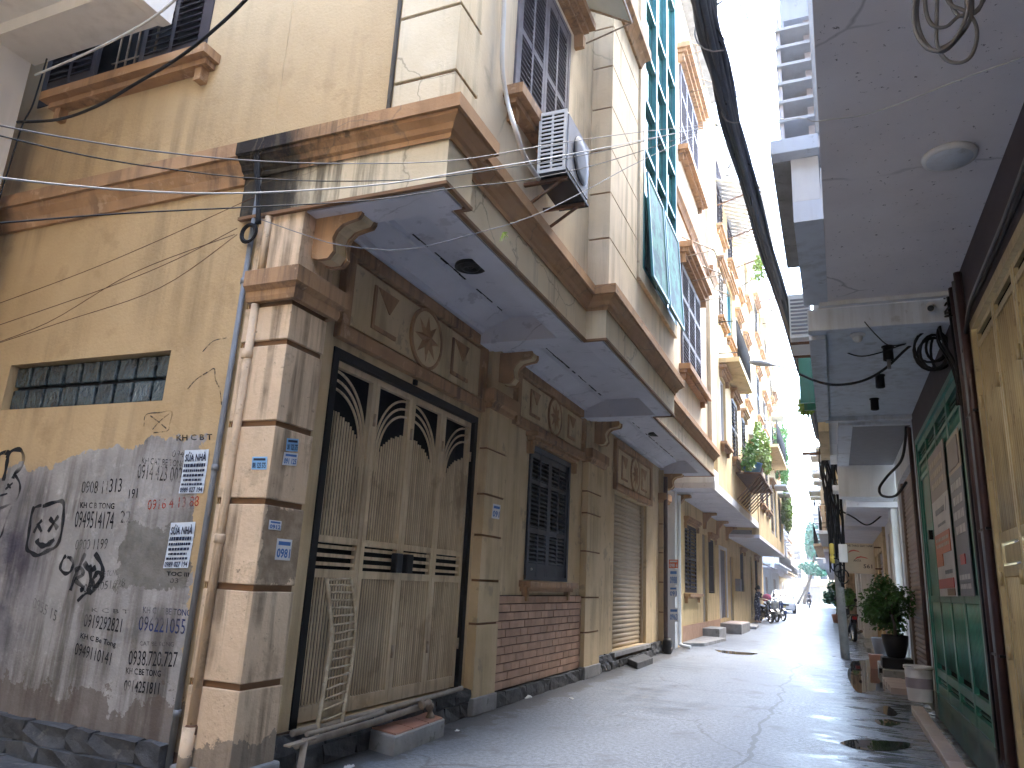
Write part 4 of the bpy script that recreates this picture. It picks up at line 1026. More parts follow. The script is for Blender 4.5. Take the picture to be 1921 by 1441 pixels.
    for (ya, yb, z, dep) in balc:
        obj('balcony_slab', ufc.box(MB(), ya, yb, .001, dep, z-.12, z), M[wm], h_)
        rl = MB(); n_ = int((yb-ya)/.16)
        for i in range(n_+1): rl.tube([ufc.pt(ya+.03+(yb-ya-.06)*i/n_, dep-.04, z), ufc.pt(ya+.03+(yb-ya-.06)*i/n_, dep-.04, z+.95)], .010, 5)
        for zz in (.12, .95): rl.tube([ufc.pt(ya+.03, dep-.04, z+zz), ufc.pt(yb-.03, dep-.04, z+zz)], .016, 6)
        for yy in (ya+.03, yb-.03):
            for zz in (.12, .95): rl.tube([ufc.pt(yy, .0, z+zz), ufc.pt(yy, dep-.04, z+zz)], .014, 5)
        obj('railing', rl, M[railm], h_)
    return h_, gfc, ufc
r4, f4, u4 = generic_house('shophouse', 'white house with a pale pilaster beside the potted tree', -1, 1.32, 17.62, 22.5, 3.3, 1, 'white', over=1.0, ground=((18.9, 21.6, .1, 2.9, 'roller'),), seed=3, balc=((18.0, 22.0, 3.7, .25),))
obj('pilaster', MB().box(1.17, 1.31, 17.7, 18.5, .05, 3.17), M['white'], r4, bevel=.01)
r5, f5, u5 = generic_house('townhouse', 'narrow cream house behind the shop sign with the running shoes', -1, 1.25, 22.6, 29, 3.2, 1, 'cream', over=1.05, ground=((23.2, 25.6, .1, 2.6, 'roller'), (26.4, 27.6, .1, 2.6, 'wooddoor')), seed=5, balc=((23, 28.6, 3.5, .3),))
r6, f6, u6 = generic_house('townhouse', 'white house past the utility pole with dark grilled balconies', -1, .85, 29.1, 38, 3.3, 1, 'white', over=.9, ground=((30, 32.5, .1, 2.6, 'roller'), (34, 35.2, .1, 2.5, 'wooddoor')), seed=8, balc=((29.6, 37.5, 3.6, .4),))
r7, f7, u7 = generic_house('townhouse', 'pinkish plastered house on the right half way down the lane', -1, .5, 38.1, 52, 3.4, 1, 'peach', over=.9, ground=((39.5, 42, .1, 2.6, 'roller'), (45, 47.5, .1, 2.6, 'roller')), seed=9, balc=((39, 51, 3.7, .45),))
r8, f8, u8 = generic_house('townhouse', 'tall white house on the right near the end of the lane', -1, .25, 52.1, 75, 3.4, 2, 'white', over=.85, ground=((54, 57, .1, 2.6, 'roller'), (62, 66, .1, 2.6, 'roller')), seed=12, balc=((53, 74, 3.7, .45), (53, 74, 7.0, .45)))
r9, f9, u9 = generic_house('townhouse', 'last pale house on the right beside the tall tree', -1, .0, 75.1, 105, 3.4, 2, 'cream', over=.6, ground=((78, 82, .1, 2.6, 'roller'), (92, 96, .1, 2.6, 'roller')), seed=15)
# ------------------------------------------------------------ left-hand row beyond the corner house
hb, fb, ub = generic_house('townhouse', 'yellow terraced house with dark shuttered windows and a poster-covered corner pillar', 1, -3.43, 17.66, 27.6, 3.62, 3, 'yellow', over=1.06,
    ground=((19.25, 21.05, 1.2, 2.9, 'shutter'), (22.05, 22.85, .35, 2.85, 'wooddoor'), (23.2, 24.5, 1.2, 2.8, 'grille'), (25.5, 27.1, .42, 2.62, 'irondoor')), seed=21, balc=((18.2, 21.5, 6.9, .5),))
obj('slab_end', MB().box(-3.43, -2.36, 17.0, 17.658, 3.62, 3.93), M['white'], hb)
obj('soffit_end', MB().box(-3.43, -2.38, 17.02, 17.658, 3.50, 3.618), M['soffit'], hb)
for i in range(9): obj('soffit_board', MB().box(-3.42, -2.40, 17.8+i*1.08, 18.8+i*1.08, 3.475, 3.498), M['soffit'], hb)
obj('soffit_edge', MB().box(-2.395, -2.35, 17.0, 27.6, 3.46, 3.66), M['white'], hb)
obj('pillar', MB().box(-3.80, -3.31, 17.36, 17.655, 0, 3.48), M['white'], hb, bevel=.01)
obj('pillar', MB().box(-3.428, -3.33, 17.656, 18.35, 0, 3.47), M['yellow'], hb, bevel=.01)
obj('drain_pipe', MB().tube(smooth_path([(-3.26,17.60,3.4),(-3.26,17.60,1.5),(-3.26,17.60,.25),(-3.22,17.55,.08),(-3.0,17.5,.05)], 4), .04, 8), M['white'], hb)
for y in (18.0, 22.3, 25.0, 27.3):
    bracket_m = MB().prism([(-3.43,3.46),(-3.43,3.0),(-3.36,3.0),(-3.34,3.2),(-3.20,3.38),(-3.05,3.40),(-3.05,3.46)], 'y', y-.1, y+.1); obj('bracket', bracket_m, M['trim'], hb)
obj('plinth', MB().box(-3.428, -3.395, 17.7, 25.3, 0, .42), M['brick'], hb)
obj('meter_box', MB().box(-3.43, -3.25, 29.7, 30.2, 1.3, 1.75), M['acgrey'], hb)
hc, fc_, uc = generic_house('townhouse', 'second yellow terraced house with plants and a blue basin on its upper balcony', 1, -3.43, 27.65, 42.0, 3.25, 3, 'yellow', over=1.10,
    ground=((31.5, 33.0, 1.3, 2.85, 'grille'), (35.4, 36.2, .2, 2.85, 'wooddoor'), (37.6, 39.1, 1.3, 2.85, 'grille'), (28.3, 29.1, .2, 2.5, 'wooddoor')), seed=33, balc=((30.0, 36.0, 6.9, .6),))
# low grey house set back, then the rest of the lane
hd, fd, ud = generic_house('low_house', 'low grey house with a sloping tin canopy behind the parked car', 1, -5.35, 42.1, 64, 3.2, 0, 'acgrey', over=.02, ground=((50, 52, .6, 2.4, 'grille'), (54, 56.5, .1, 2.4, 'wooddoor'), (59, 61, .6, 2.4, 'grille')), seed=41, top=3.9)
cn = MB(); cn.hexa([(-5.36,43,3.5),(-4.0,43,3.05),(-4.0,63,3.05),(-5.36,63,3.5),(-5.36,43,3.53),(-4.0,43,3.08),(-4.0,63,3.08),(-5.36,63,3.53)])
obj('tin_canopy', cn, M['pipe'], hd)
he, fe, ue = generic_house('townhouse', 'pale blue-white house rising behind the low grey house', 1, -5.3, 64.1, 84, 3.4, 3, 'bluewhite', over=.9, ground=((67, 70, .1, 2.6, 'roller'), (76, 79, .1, 2.6, 'roller')), seed=45, balc=((65, 83, 3.7, .4), (65, 83, 7.0, .4)))
hf, ff, uf = generic_house('townhouse', 'cream house on the left near the end of the lane', 1, -6.0, 84.1, 112, 3.4, 4, 'cream', over=1.0, ground=((88, 92, .1, 2.6, 'roller'), (100, 104, .1, 2.6, 'roller')), seed=48, balc=((85, 111, 3.7, .4),))
# upper block over the low house (yellow, with roof awnings)
hg, fg, ug = generic_house('townhouse', 'tall pale house standing behind the vines with a tin roof awning', 1, -4.9, 42.15, 50, 4.2, 3, 'upper', over=.5, seed=51, xback=9)
for o in list(hg.children):
    if o.name.startswith(('ground_wall', 'soffit')): bpy.data.objects.remove(o, do_unlink=True)
# end of the lane
he2, f_, u_ = generic_house('townhouse', 'pale house closing the far end of the lane', 1, -14, 150, 152, 3.4, 2, 'white', over=.3, seed=60)
eb = thing('end_building', (-3, 152, 0), 'far pale building that closes the end of the lane', 'building')
fc2 = Face('y', 152); hl = [(-9+i*2.2, -7.8+i*2.2, z, z+1.6) for i in range(6) for z in (4.2, 7.6)]+[(-5.5,-2.5,.1,2.8),(-1.2,1.5,.1,2.8)]
obj('wall', fc2.wall(MB(), -16, 9, 0, 8.6 if False else 10.2, hl, .3), M['cream'], eb)
for a, b, c, d in hl: obj('window', fc2.box(MB(), a, b, -.2, -.15, c, d), M['glassd'] if c > 3 else M['rollb'], eb)
obj('shop_sign', fc2.box(MB(), -5.8, 1.8, .01, .5, 3.0, 3.7), M['trim'], eb)
# tin roof awnings on the upper left
def tin_awning(par, fc, y0, y1, z, dep, drop, mt, label=None):
    mb = MB(); n_ = int((y1-y0)/.12)
    for i in range(n_):
        a = y0+(y1-y0)*i/n_; b = y0+(y1-y0)*(i+1)/n_; zz = .018 if i % 2 else 0
        mb.hexa([fc.pt(a,0,z+zz), fc.pt(b,0,z+zz), fc.pt(b,dep,z-drop+zz), fc.pt(a,dep,z-drop+zz), fc.pt(a,0,z+zz+.006), fc.pt(b,0,z+zz+.006), fc.pt(b,dep,z-drop+zz+.006), fc.pt(a,dep,z-drop+zz+.006)])
    o = obj('tin_awning', mb, mt, par); o['kind'] = 'stuff'
    st = MB()
    for y in (y0+.1, (y0+y1)/2, y1-.1): st.bar(fc.pt(y, .02, z-.75), fc.pt(y, dep*.9, z-drop*.95), .03, .03)
    obj('awning_strut', st, M['rust'], par)
tin_awning(hb, ub, 18.2, 22.6, 11.9, 1.2, .45, M['white']); tin_awning(hc, uc, 29.5, 35.0, 13.4, 1.3, .6, M['white'])
tin_awning(hc, uc, 36.5, 41.0, 11.0, 1.3, .5, M['sheet'])
# white house in the left foreground whose balcony hangs over the side alley
nb = thing('neighbour_house', (-6.6, 2, 0), 'white neighbouring house with a balcony slab above the side alley', 'house')
obj('wall', MB().box(-9.5, -6.33, -9.0, 3.45, 0, 11.0), M['warmwhite'], nb)
obj('balcony_slab', MB().box(-6.329, -4.70, -1.5, 3.50, 5.62, 5.85), M['warmwhite'], nb)
obj('balcony_beam', MB().box(-6.328, -4.72, 3.10, 3.48, 5.50, 5.618), M['warmwhite'], nb)
obj('balcony_wall', MB().box(-4.85, -4.70, -1.5, 3.50, 5.852, 6.9), M['warmwhite'], nb)
obj('slab_bracket', MB().prism([(-5.05,5.61),(-4.69,5.61),(-4.69,5.48),(-4.78,5.48)], 'y', 3.2, 3.49), M['warmwhite'], nb)

# unseen house added behind the camera to cut light on the near walls
bk = thing('light_block_house', (-3, -6, 0), 'plain cream house across the junction behind the viewpoint', 'house')  # added unseen house that only blocks light
fk = Face('y', -5.5, 1); bh_ = [(-5.5+i*2.4, -4.2+i*2.4, z, z+1.5) for i in range(3) for z in (1.2, 4.6, 8.0)]
obj('wall', fk.wall(MB(), -7.5, 1.2, 0, 12, bh_, .3), M['upper'], bk)
for a, b, c, d in bh_: obj('window', fk.box(MB(), a, b, -.2, -.15, c, d), M['glassd'], bk)
obj('roof', MB().box(-7.6, 1.3, -12, -5.4, 12.0, 12.3), M['concrete'], bk)
obj('light_block_back_wall', MB().box(-7.5, 1.2, -12, -11.7, 0, 12), M['upper'], bk)
# ------------------------------------------------------------ pipes on the corner
pp_ = thing('drain_pipe', (-3.66, 3.66, 0), 'thin grey plastic pipe running up the house corner', 'pipe')
obj('tube', MB().tube([(-3.672,3.655,0),(-3.67,3.655,2.0),(-3.66,3.655,4.0)], .019, 10), M['pipe'], pp_)
for z in (.42, 1.9, 3.2): obj('clip', MB().lathe([(.024,-.02),(.024,.02)], (-3.668,3.655,z), 10), M['pipe'], pp_)
pd = thing('drain_pipe', (-3.53, 3.64, 0), 'cream painted downpipe with rusty collar on the corner pillar', 'pipe')
obj('tube', MB().tube([(-3.548,3.662,.36),(-3.545,3.662,2.0),(-3.538,3.662,3.02)], .028, 12), M['peach'], pd)
obj('lower_tube', MB().tube([(-3.55,3.645,.0),(-3.548,3.650,.36)], .040, 12), M['peach'], pd)
for z in (.34, 2.66, 1.45): obj('collar', MB().lathe([(.030,-.03),(.038,-.02),(.038,.02),(.030,.03)], (-3.546,3.66,z), 12), M['rust'] if z < 1 else M['peach'], pd)
obj('upper_tube', MB().tube([(-3.535,3.665,3.25),(-3.535,3.665,3.68)], .028, 12), M['peach'], pd)
db = thing('drain_pipe', (-3.2, 16.2, 0), 'dark brown downpipe at the far corner of the corner house', 'pipe')
obj('tube', MB().tube(smooth_path([(-3.235,15.93,3.6),(-3.235,15.93,2),(-3.235,15.93,.4),(-3.21,15.92,.15),(-3.1,15.9,.08)], 4), .045, 10), M['bpipe'], db)
obj('shoe', MB().lathe([(.07,0),(.10,.05),(.10,.22),(.07,.30)], (-3.2,15.93,0), 12), M['ink'], db)

# ------------------------------------------------------------ utility pole, lamp and cable bundle
ps = thing('utility_pole', (.13, 18.8, 0), 'leaning grey concrete utility pole wrapped in tangled black cables', 'pole')
obj('shaft', MB().tube([(.135,18.8,-.05),(.06,18.8,3.2),(-.04,18.8,7.1)], [.095,.085,.07], 14), M['concrete'], ps)
obj('insulator', MB().lathe([(.05,0),(.05,.16),(.03,.17),(.03,.20),(.05,.21),(.05,.42),(.02,.44)], (-.02,18.62,2.02), 12), mat('yellow_plastic', (.62,.48,.09), rough=.5), ps)
obj('meter_box', MB().box(.12,.30,18.58,18.72,2.05,2.45), M['white'], ps, bevel=.015)
obj('crossarm', MB().bar((-.55,18.8,4.55),(.55,18.8,4.6),.07,.07), M['rust'], ps)
rg = random.Random(5)
for k in range(14):
    a = rg.uniform(0, 6.28); z0 = rg.uniform(1.5,2.6); z1 = rg.uniform(4.3,5.4); pts = []
    for i in range(7):
        t_ = i/6; z = z0+(z1-z0)*t_; r_ = rg.uniform(.10,.19)*(1+.3*t_)
        pts.append((.13-.17*z/7.1+math.cos(a+t_*rg.uniform(-1,1))*r_, 18.8-abs(math.sin(a))*.13+rg.uniform(-.03,.03), z))
    obj('cable', MB().tube(smooth_path(pts, 3), rg.uniform(.012,.03), 6), M['ink'], ps)
for k in range(3):
    c = Vector((.05+k*.07, 18.6, 1.98-k*.12)); obj('cable_loop', MB().tube([c+Vector((math.cos(a_)*.11, rg.uniform(-.02,.02), math.sin(a_)*.15)) for a_ in [j*.45 for j in range(14)]], .014, 6), M['ink'], ps)
lm = thing('street_lamp', (-.04, 18.8, 6.6), 'flat grey street lamp head on a thin arm above the lane', 'lamp')
obj('arm', MB().tube(smooth_path([(-.03,18.8,6.5),(-.5,18.8,6.62),(-1.2,18.8,6.82)], 5), .022, 8), M['pipe'], lm)
obj('head', MB().tube([(-1.15,18.8,6.80),(-1.25,18.8,6.84),(-1.45,18.8,6.88),(-1.62,18.8,6.91),(-1.70,18.8,6.92)], [.03,.065,.085,.06,.02], 12), M['pipe'], lm)
# the heavy bundle
BP = [P(1290,-190,1,3.4), P(1318,0,1,4.6), P(1347,130,1,5.5), P(1381,270,1,6.6), P(1430,440,1,8.6), P(1478,600,1,11.6), P(1513,720,1,15.0), P(1538,822,1,18.6)]
BP = [BP[0]+(BP[0]-BP[1])*1.6]+BP
bc = smooth_path(BP, 6)
cb = thing('cable_bundle', BP[1], 'thick dark bundle of overhead cables sloping down the lane to the pole', 'cables')
rg = random.Random(9); n_ = len(bc)
obj('core', MB().tube(bc, [.066]*n_, 12), M['bluecable'], cb)
for k in range(16):
    ph = k*2*math.pi/16+rg.uniform(-.2,.2); rr = rg.uniform(.018,.030); tw = rg.uniform(-.06,.06); off = rg.uniform(.058,.078); pts = []
    loose = rg.random() < .06
    for i, p in enumerate(bc):
        t_ = (bc[min(i+1,n_-1)]-bc[max(i-1,0)]).normalized(); u = Vector((1,0,0))-t_*t_.x; u.normalize(); v_ = t_.cross(u)
        o_ = off+(.03*abs(math.sin(i*.23+k)) if loose else 0)+.012*math.sin(i*.7+k)
        pts.append(p+(u*math.cos(ph+tw*i)+v_*math.sin(ph+tw*i))*o_)
    obj('cable', MB().tube(pts, rr, 6), M['bluecable'], cb)
for k in range(26):
    i = rg.randrange(10, n_-3); p = bc[i]; a = rg.uniform(0,6.28); d_ = Vector((math.cos(a), 0, math.sin(a)))
    obj('cable_tie', MB().tube([p+d_*.10, p+d_*rg.uniform(.13,.19)+Vector((0,rg.uniform(-.05,.05),rg.uniform(-.03,.03)))], .006, 5), M['ink'], cb)
for i, r_ in ((14, .22), (21, .16)):
    p = bc[i]; obj('loose_loop', MB().tube([p+Vector((.10+math.cos(a)*r_*.9, 0, -.05+math.sin(a)*r_)) for a in [j*.4 for j in range(13)]], .006, 6), M['greycable'], cb)
def wire(label, pts, r_, mt='ink', group=None, k=6):
    pts = smooth_path(pts, k)
    return obj('cable', MB().tube(pts, r_, 6), M[mt], None, label, 'cable', group, at=pts[0])
E1 = P(1347,232,1,6.2); E2 = P(1340,240,1,6.2); E3 = P(1352,226,1,6.25)
def crossing(px, mt, r_, y0=1.15, lab=None):
    n = len(px); out = []
    xs_ = [q[0] for q in px]
    # straight in plan from the left building to the bundle, height from the photo
    a = P(px[0][0], px[0][1], 1, y0); b = P(px[-1][0], px[-1][1], 1, 6.2)
    for q in px:
        lo, hi = y0, 6.2
        for _ in range(40):
            m_ = (lo+hi)/2; p = P(q[0], q[1], 1, m_)
            tt = (p.x-a.x)/(b.x-a.x); ym = y0+(6.2-y0)*tt
            if ym > m_: lo = m_
            else: hi = m_
        out.append(P(q[0], q[1], 1, (lo+hi)/2))
    out = [a+(a-out[1])*.8]+out
    return wire(lab, out, r_, mt)
crossing([(-20,232),(120,258),(300,285),(480,302),(660,307),(860,300),(1040,270),(1200,248),(1345,232)], 'greycable', .003, lab='upper grey wire crossing in front of the cornice towards the bundle')
crossing([(-20,250),(150,290),(300,315),(480,335),(650,340),(800,335),(930,318),(1100,290),(1250,255),(1345,233)], 'ink', .0028, lab='thin black wire crossing just under the grey wire at the cornice')
crossing([(-20,331),(110,346),(260,358),(400,363),(560,358),(740,343),(870,322),(1000,302),(1180,268),(1345,234)], 'whitecable', .0036, lab='white cable sagging across the fascia of the corner house')
crossing([(-20,420),(240,400),(480,388),(700,375),(860,352),(1000,335),(1150,300),(1345,236)], 'ink', .003, lab='lowest thin black wire passing in front of the soffit corner')
wire('slack wire drooping from the corner bracket across the soffit with a dry leaf', [P(490,412,1,3.52), P(570,440,1,3.5), P(640,460,1,3.5), P(760,468,1,3.55), P(900,436,1,3.7), P(1000,405,1,4.1), P(1090,362,1,4.6), P(1200,303,1,5.3), P(1345,236,1,6.2)], .003, 'greycable')
for k, px in enumerate(([(-40,583),(150,513),(300,450),(476,370)], [(-40,623),(200,540),(330,487),(445,428)], [(-40,655),(90,605),(250,512),(440,440)], [(-40,656),(120,603),(300,540),(445,440)])):
    wire(('single dark wire along the ochre wall above three others', 'upper of the three wires running to the coil on the corner', 'crossing middle wire running to the coil on the corner', 'lowest wire running along the ochre wall to the coil')[k], [P(q[0], q[1], 1, 3.55) for q in px], .003, 'rust')
# coil and black cable clump at the corner
cc = thing('cable_coil', P(467,437,1,3.6), 'coil of black cable hanging on the corner beside the pillar', 'cable coil')
rg = random.Random(3)
for k in range(6):
    c = P(467+rg.uniform(-2,2), 437+rg.uniform(-3,3), 1, 3.60+k*.006); r_ = .062+rg.uniform(-.010,.012)
    obj('turn', MB().tube([c+Vector((math.cos(a)*r_, 0, math.sin(a)*r_*1.05)) for a in [j*.35 for j in range(18)]], .0055, 6, closed=True), M['ink'], cc)
for k in range(5):
    obj('tail', MB().tube(smooth_path([P(474+k*3,268+k*4,1,3.55), P(480+rg.uniform(-6,8),320,1,3.56), P(486+rg.uniform(-4,4),365,1,3.57), P(480+k*2,420,1,3.58)], 5), .008, 6), M['ink'], cc)
# cables by the neighbouring house, top left
wire('thick black cable curving across the upper shuttered side window', [P(480,-20,1,2.9), P(420,40,1,2.95), P(340,105,1,3.0), P(250,160,1,3.05), P(180,200,1,3.1), P(110,224,1,3.2), P(33,229,1,3.3)], .012, 'ink')
wire('white cable slanting across the upper side window from the balcony', [P(345,-15,1,2.8), P(280,38,1,2.9), P(180,92,1,3.0), P(66,141,1,3.1)], .009, 'whitecable')
wire('dark cable hanging down the edge of the white neighbouring wall', [P(88,110,1,3.35), P(62,195,1,3.35), P(42,235,1,3.35), P(15,320,1,3.35), P(-10,400,1,3.35)], .007, 'ink')

# ------------------------------------------------------------ air conditioner on the corner house
ac = thing('air_conditioner', (-1.95, 5.3, 4.38), 'white air conditioner box on brackets under the upper shuttered window', 'air conditioner')
A0, A1, B0, B1, C0, C1 = -2.06, -1.82, 4.99, 5.60, 4.50, 5.06
obj('case', MB().box(A0, A1, B0+.012, B1, C0, C1), M['acwhite'], ac, bevel=.012)
gr = MB(); gr.box(A0, A1, B0-.002, B0+.010, C1-.03, C1); gr.box(A0, A1, B0-.002, B0+.010, C0, C0+.03)
for x_ in (A0, (A0+A1)/2-.008, A1-.022): gr.box(x_, x_+.022 if x_ != (A0+A1)/2-.008 else x_+.016, B0-.003, B0+.010, C0+.03, C1-.03)
obj('grille_frame', gr, M['acwhite'], ac)
obj('grille_shade', MB().box(A0+.01, A1-.01, B0+.0105, B0+.0118, C0+.02, C1-.02), M['dark'], ac)
for i in range(13):
    z = C0+.05+i*.037; obj('grille_bar', MB().box(A0+.02, A1-.02, B0, B0+.008, z, z+.016), M['acwhite'], ac)
obj('front_panel', MB().box(A1, A1+.01, B0+.03, B1-.03, C0+.03, C1-.03), M['acgrey'], ac)
obj('fan_guard', MB().lathe([(.20,0),(.205,.006),(.20,.010),(.12,.011),(.03,.012)], (A1+.01, (B0+B1)/2+.06, (C0+C1)/2), 24, 'x'), M['black'], ac)
obj('base_pan', MB().box(A0-.02, A1+.01, B0, B1+.01, C0-.02, C0-.001), M['black'], ac)
for y_ in (B0+.08, B1-.08):
    obj('support', MB().bar((-2.2,y_,C0-.035),(A1,y_,C0-.035),.03,.03).bar((-2.2,y_,C0-.25),(A1-.06,y_,C0-.05),.02,.02), M['rust'], ac)
wire('white lagged refrigerant pipe running down the wall to the air conditioner', [(-2.17,*P(946,-60,0,-2.17)[1:]), (-2.17,*P(945,30,0,-2.17)[1:]), (-2.17,*P(942,120,0,-2.17)[1:]), (-2.15,*P(952,190,0,-2.15)[1:]), (-2.02,*P(966,240,0,-2.02)[1:]), (-2.02,*P(985,295,0,-2.02)[1:]), (-2.04,4.99,4.45)], .02, 'whitecable')

# ------------------------------------------------------------ things on the right
rc = thing('cable_coil', P(1772,0,1,3.2), 'large loose coil of grey cable hanging under the stained slab', 'cable coil')
loops = [[(1722,-40),(1714,30),(1722,70),(1748,95),(1775,90),(1800,60),(1815,20),(1818,-40)], [(1728,-40),(1720,30),(1735,80),(1765,98),(1795,75),(1822,30),(1822,-40)], [(1735,-40),(1737,20),(1750,48),(1775,50),(1800,30),(1835,20),(1855,-40)],
         [(1760,-40),(1757,40),(1758,85),(1775,112),(1800,118),(1822,105),(1833,70),(1828,40),(1808,20),(1780,5),(1765,-40)], [(1768,-40),(1790,20),(1812,30),(1840,10),(1862,-40)], [(1718,-40),(1718,50),(1740,92),(1770,88),(1796,68),(1812,30),(1812,-40)]]
for k, lp in enumerate(loops): obj('turn', MB().tube(smooth_path([P(q[0], q[1], 1, 3.2+k*.02) for q in lp], 5), .0085, 6), M['greycable'], rc)
wire('thin white wire strung under the stained slab to the far cables', [P(1400,232,1,6.7), P(1495,222,2,4.22), P(1525,228,2,4.235), P(1560,224,2,4.25), P(1620,216,2,4.25), P(1700,190,2,4.25), P(1800,150,2,4.25), P(1935,102,2,4.25)], .004, 'whitecable')
for (px, py, pb, lab) in ((1665, 650, 690, 'black tube downlight with a stem, next to the cable coil'), (1650, 704, 730, 'middle black tube downlight under the blue-white soffit'), (1640, 748, 775, 'farthest black tube downlight under the blue-white soffit')):
    c = P(px, py, 2, 4.04); d_ = thing('downlight', c, lab, 'lamp', 'black downlights under the blue-white soffit')
    obj('housing', MB().lathe([(.052,-.002),(.055,-.16),(.045,-.165),(.044,-.10)], c, 16), M['black'], d_)
    obj('base_plate', MB().lathe([(.065,0),(.065,-.012),(.04,-.014)], c, 16), M['black'], d_)
    if py == 650: obj('stem', MB().tube([c+Vector((0,0,-.15)), c+Vector((.0,.0,-.26))], .02, 8), M['acgrey'], d_)
c = P(1610,607,2,4.04); d_ = thing('dome_camera', c, 'white dome security camera on the blue-white soffit', 'camera')
obj('base', MB().lathe([(.075,0),(.078,-.02),(.06,-.03)], c+Vector((0,.35,0)), 20), M['white'], d_); obj('dome', MB().lathe([(.055,-.03),(.052,-.06),(.035,-.085),(.0,-.093)], c+Vector((0,.35,0)), 20, caps=False), M['white'], d_)
d_.location = c+Vector((0,.35,0)); 
for ch_ in d_.children: ch_.location = -Vector((0,.35,0))
c = Vector((1.03, 7.98, 4.13)); d_ = thing('bullet_camera', c, 'white bullet security camera in the corner of the beam', 'camera')
obj('barrel', MB().tube([c+Vector((0,-.02,0)), c+Vector((-.02,-.14,-.05))], .038, 14), M['white'], d_); obj('lens', MB().tube([c+Vector((-.02,-.135,-.048)), c+Vector((-.022,-.15,-.054))], .030, 14), M['black'], d_); obj('mount', MB().lathe([(.04,-.0),(.04,.02)], c+Vector((0,-.005,.03)), 12, 'y'), M['white'], d_)
wc = thing('cable_coil', P(1748,655,1,8.5), 'tangle of thick black cable coiled against the wall by the green gate', 'cable coil')
rg = random.Random(17)
for k, (cx, cy, rx, ry) in enumerate(((1748,657,34,38),(1752,660,26,32),(1745,650,30,30),(1757,652,20,26),(1755,664,34,30),(1762,658,16,36))):
    pts = [P(cx+math.cos(a)*rx, cy+math.sin(a)*ry, 1, 8.5+k*.03) for a in [j*.35 for j in range(18)]]
    obj('turn', MB().tube(pts, .0135, 8, closed=True), M['ink'], wc)
for k in range(5): obj('tail', MB().tube(smooth_path([P(1772+k*4,560+k*8,0,1.16), P(1760+rg.uniform(-5,10),600,0,1.14), P(1765+rg.uniform(-8,8),640,0,1.12), P(1790+rg.uniform(-4,4),690,0,1.18), P(1795+k*4,760,0,1.2)], 5), .011, 6), M['ink'], wc)
wire('heavy black cable sagging below the blue-white soffit into the coil', [P(1500,702,1,9.4), P(1540,718,1,9.3), P(1575,722,1,9.2), P(1620,714,1,9.1), P(1660,692,1,9.0), P(1700,655,1,8.9), P(1735,628,0,1.1)], .015, 'ink')
wire('thin black cable hanging from the soffit edge past the stemmed downlight', [P(1538,628,1,9.2), P(1570,652,1,9.1), P(1610,668,1,9.0), P(1650,662,1,8.9), P(1690,648,1,8.8), P(1735,636,0,1.12)], .008, 'ink')
wire('thin cable looping from the dome camera to the downlight', [P(1622,604,2,4.02), P(1645,630,2,3.95), P(1668,648,2,3.95), P(1700,645,2,3.95)], .006, 'ink')
wire('grey cable running down along the top of the gold gate', [(1.19, 4.2, 3.95), (1.19, 5.4, 3.85), (1.18, 6.3, 3.80), (1.18, 7.0, 3.74), (1.19, 7.5, 3.45)], .012, 'greycable')
wire('dark cable twisting beside the grey one over the gold gate', [(1.195, 4.2, 3.80), (1.19, 5.4, 3.76), (1.185, 6.3, 3.73), (1.18, 7.0, 3.70), (1.19, 7.6, 3.3), (1.19,7.7,2.0)], .016, 'ink')
wire('black cables looping down below the grey soffit by the roller shutter', [P(1700,800,1,12.9), P(1698,830,1,13.0), P(1690,865,1,13.2), P(1665,893,1,13.6), P(1650,915,1,13.8), P(1655,930,1,13.6), P(1680,930,1,13.3), P(1700,905,1,13.0)], .022, 'ink')
wire('black cable sagging under the white house beyond the roller shutter', [P(1570,955,1,19), P(1600,970,1,19.2), P(1625,985,1,19.4), P(1645,975,1,19.6), P(1665,955,1,19.6)], .018, 'ink')
a2 = thing('air_conditioner', (-.35, 9.2, 4.2), 'white air conditioner seen end-on outside the blue-white soffit', 'air conditioner')
obj('case', MB().box(-.36, -.10, 9.6, 10.4, 4.45, 5.05), M['acwhite'], a2, bevel=.012)
for i in range(10): obj('grille_bar', MB().box(-.34, -.12, 9.590, 9.597, 4.50+i*.05, 4.525+i*.05), M['acgrey'], a2)
obj('support', MB().bar((-.36,9.7,4.41),(-.06,9.7,4.41),.03,.03), M['rust'], a2); obj('support', MB().bar((-.36,10.3,4.41),(-.06,10.3,4.41),.03,.03), M['rust'], a2)
# ------------------------------------------------------------ ladder, pipes, steps, litter at the gate
ld = thing('ladder', (-3.3, 4.7, .2), 'old wooden ladder with closely spaced rungs leaning on the folding gate', 'ladder')
L_ = smooth_path([P(612,1085,0,-3.325), P(617,1130,0,-3.315), P(622,1190,0,-3.305), P(614,1250,0,-3.29), P(603,1320,0,-3.27), P(592,1388,0,-3.25)], 4)
Rr = smooth_path([P(659,1083,0,-3.325), P(664,1130,0,-3.315), P(666,1180,0,-3.305), P(660,1240,0,-3.29), P(650,1300,0,-3.27), P(637,1372,0,-3.25)], 4)
obj('rail', MB().tube(L_, .017, 8), M['bamboo'], ld); obj('rail', MB().tube(Rr, .017, 8), M['bamboo'], ld)
for i in range(18):
    t_ = .02+.93*i/17; k = t_*(len(L_)-1); a = L_[int(k)].lerp(L_[min(int(k)+1,len(L_)-1)], k-int(k)); b = Rr[int(k)].lerp(Rr[min(int(k)+1,len(Rr)-1)], k-int(k))
    obj('rung', MB().tube([a, b], .0085, 6), M['bamboo'], ld)
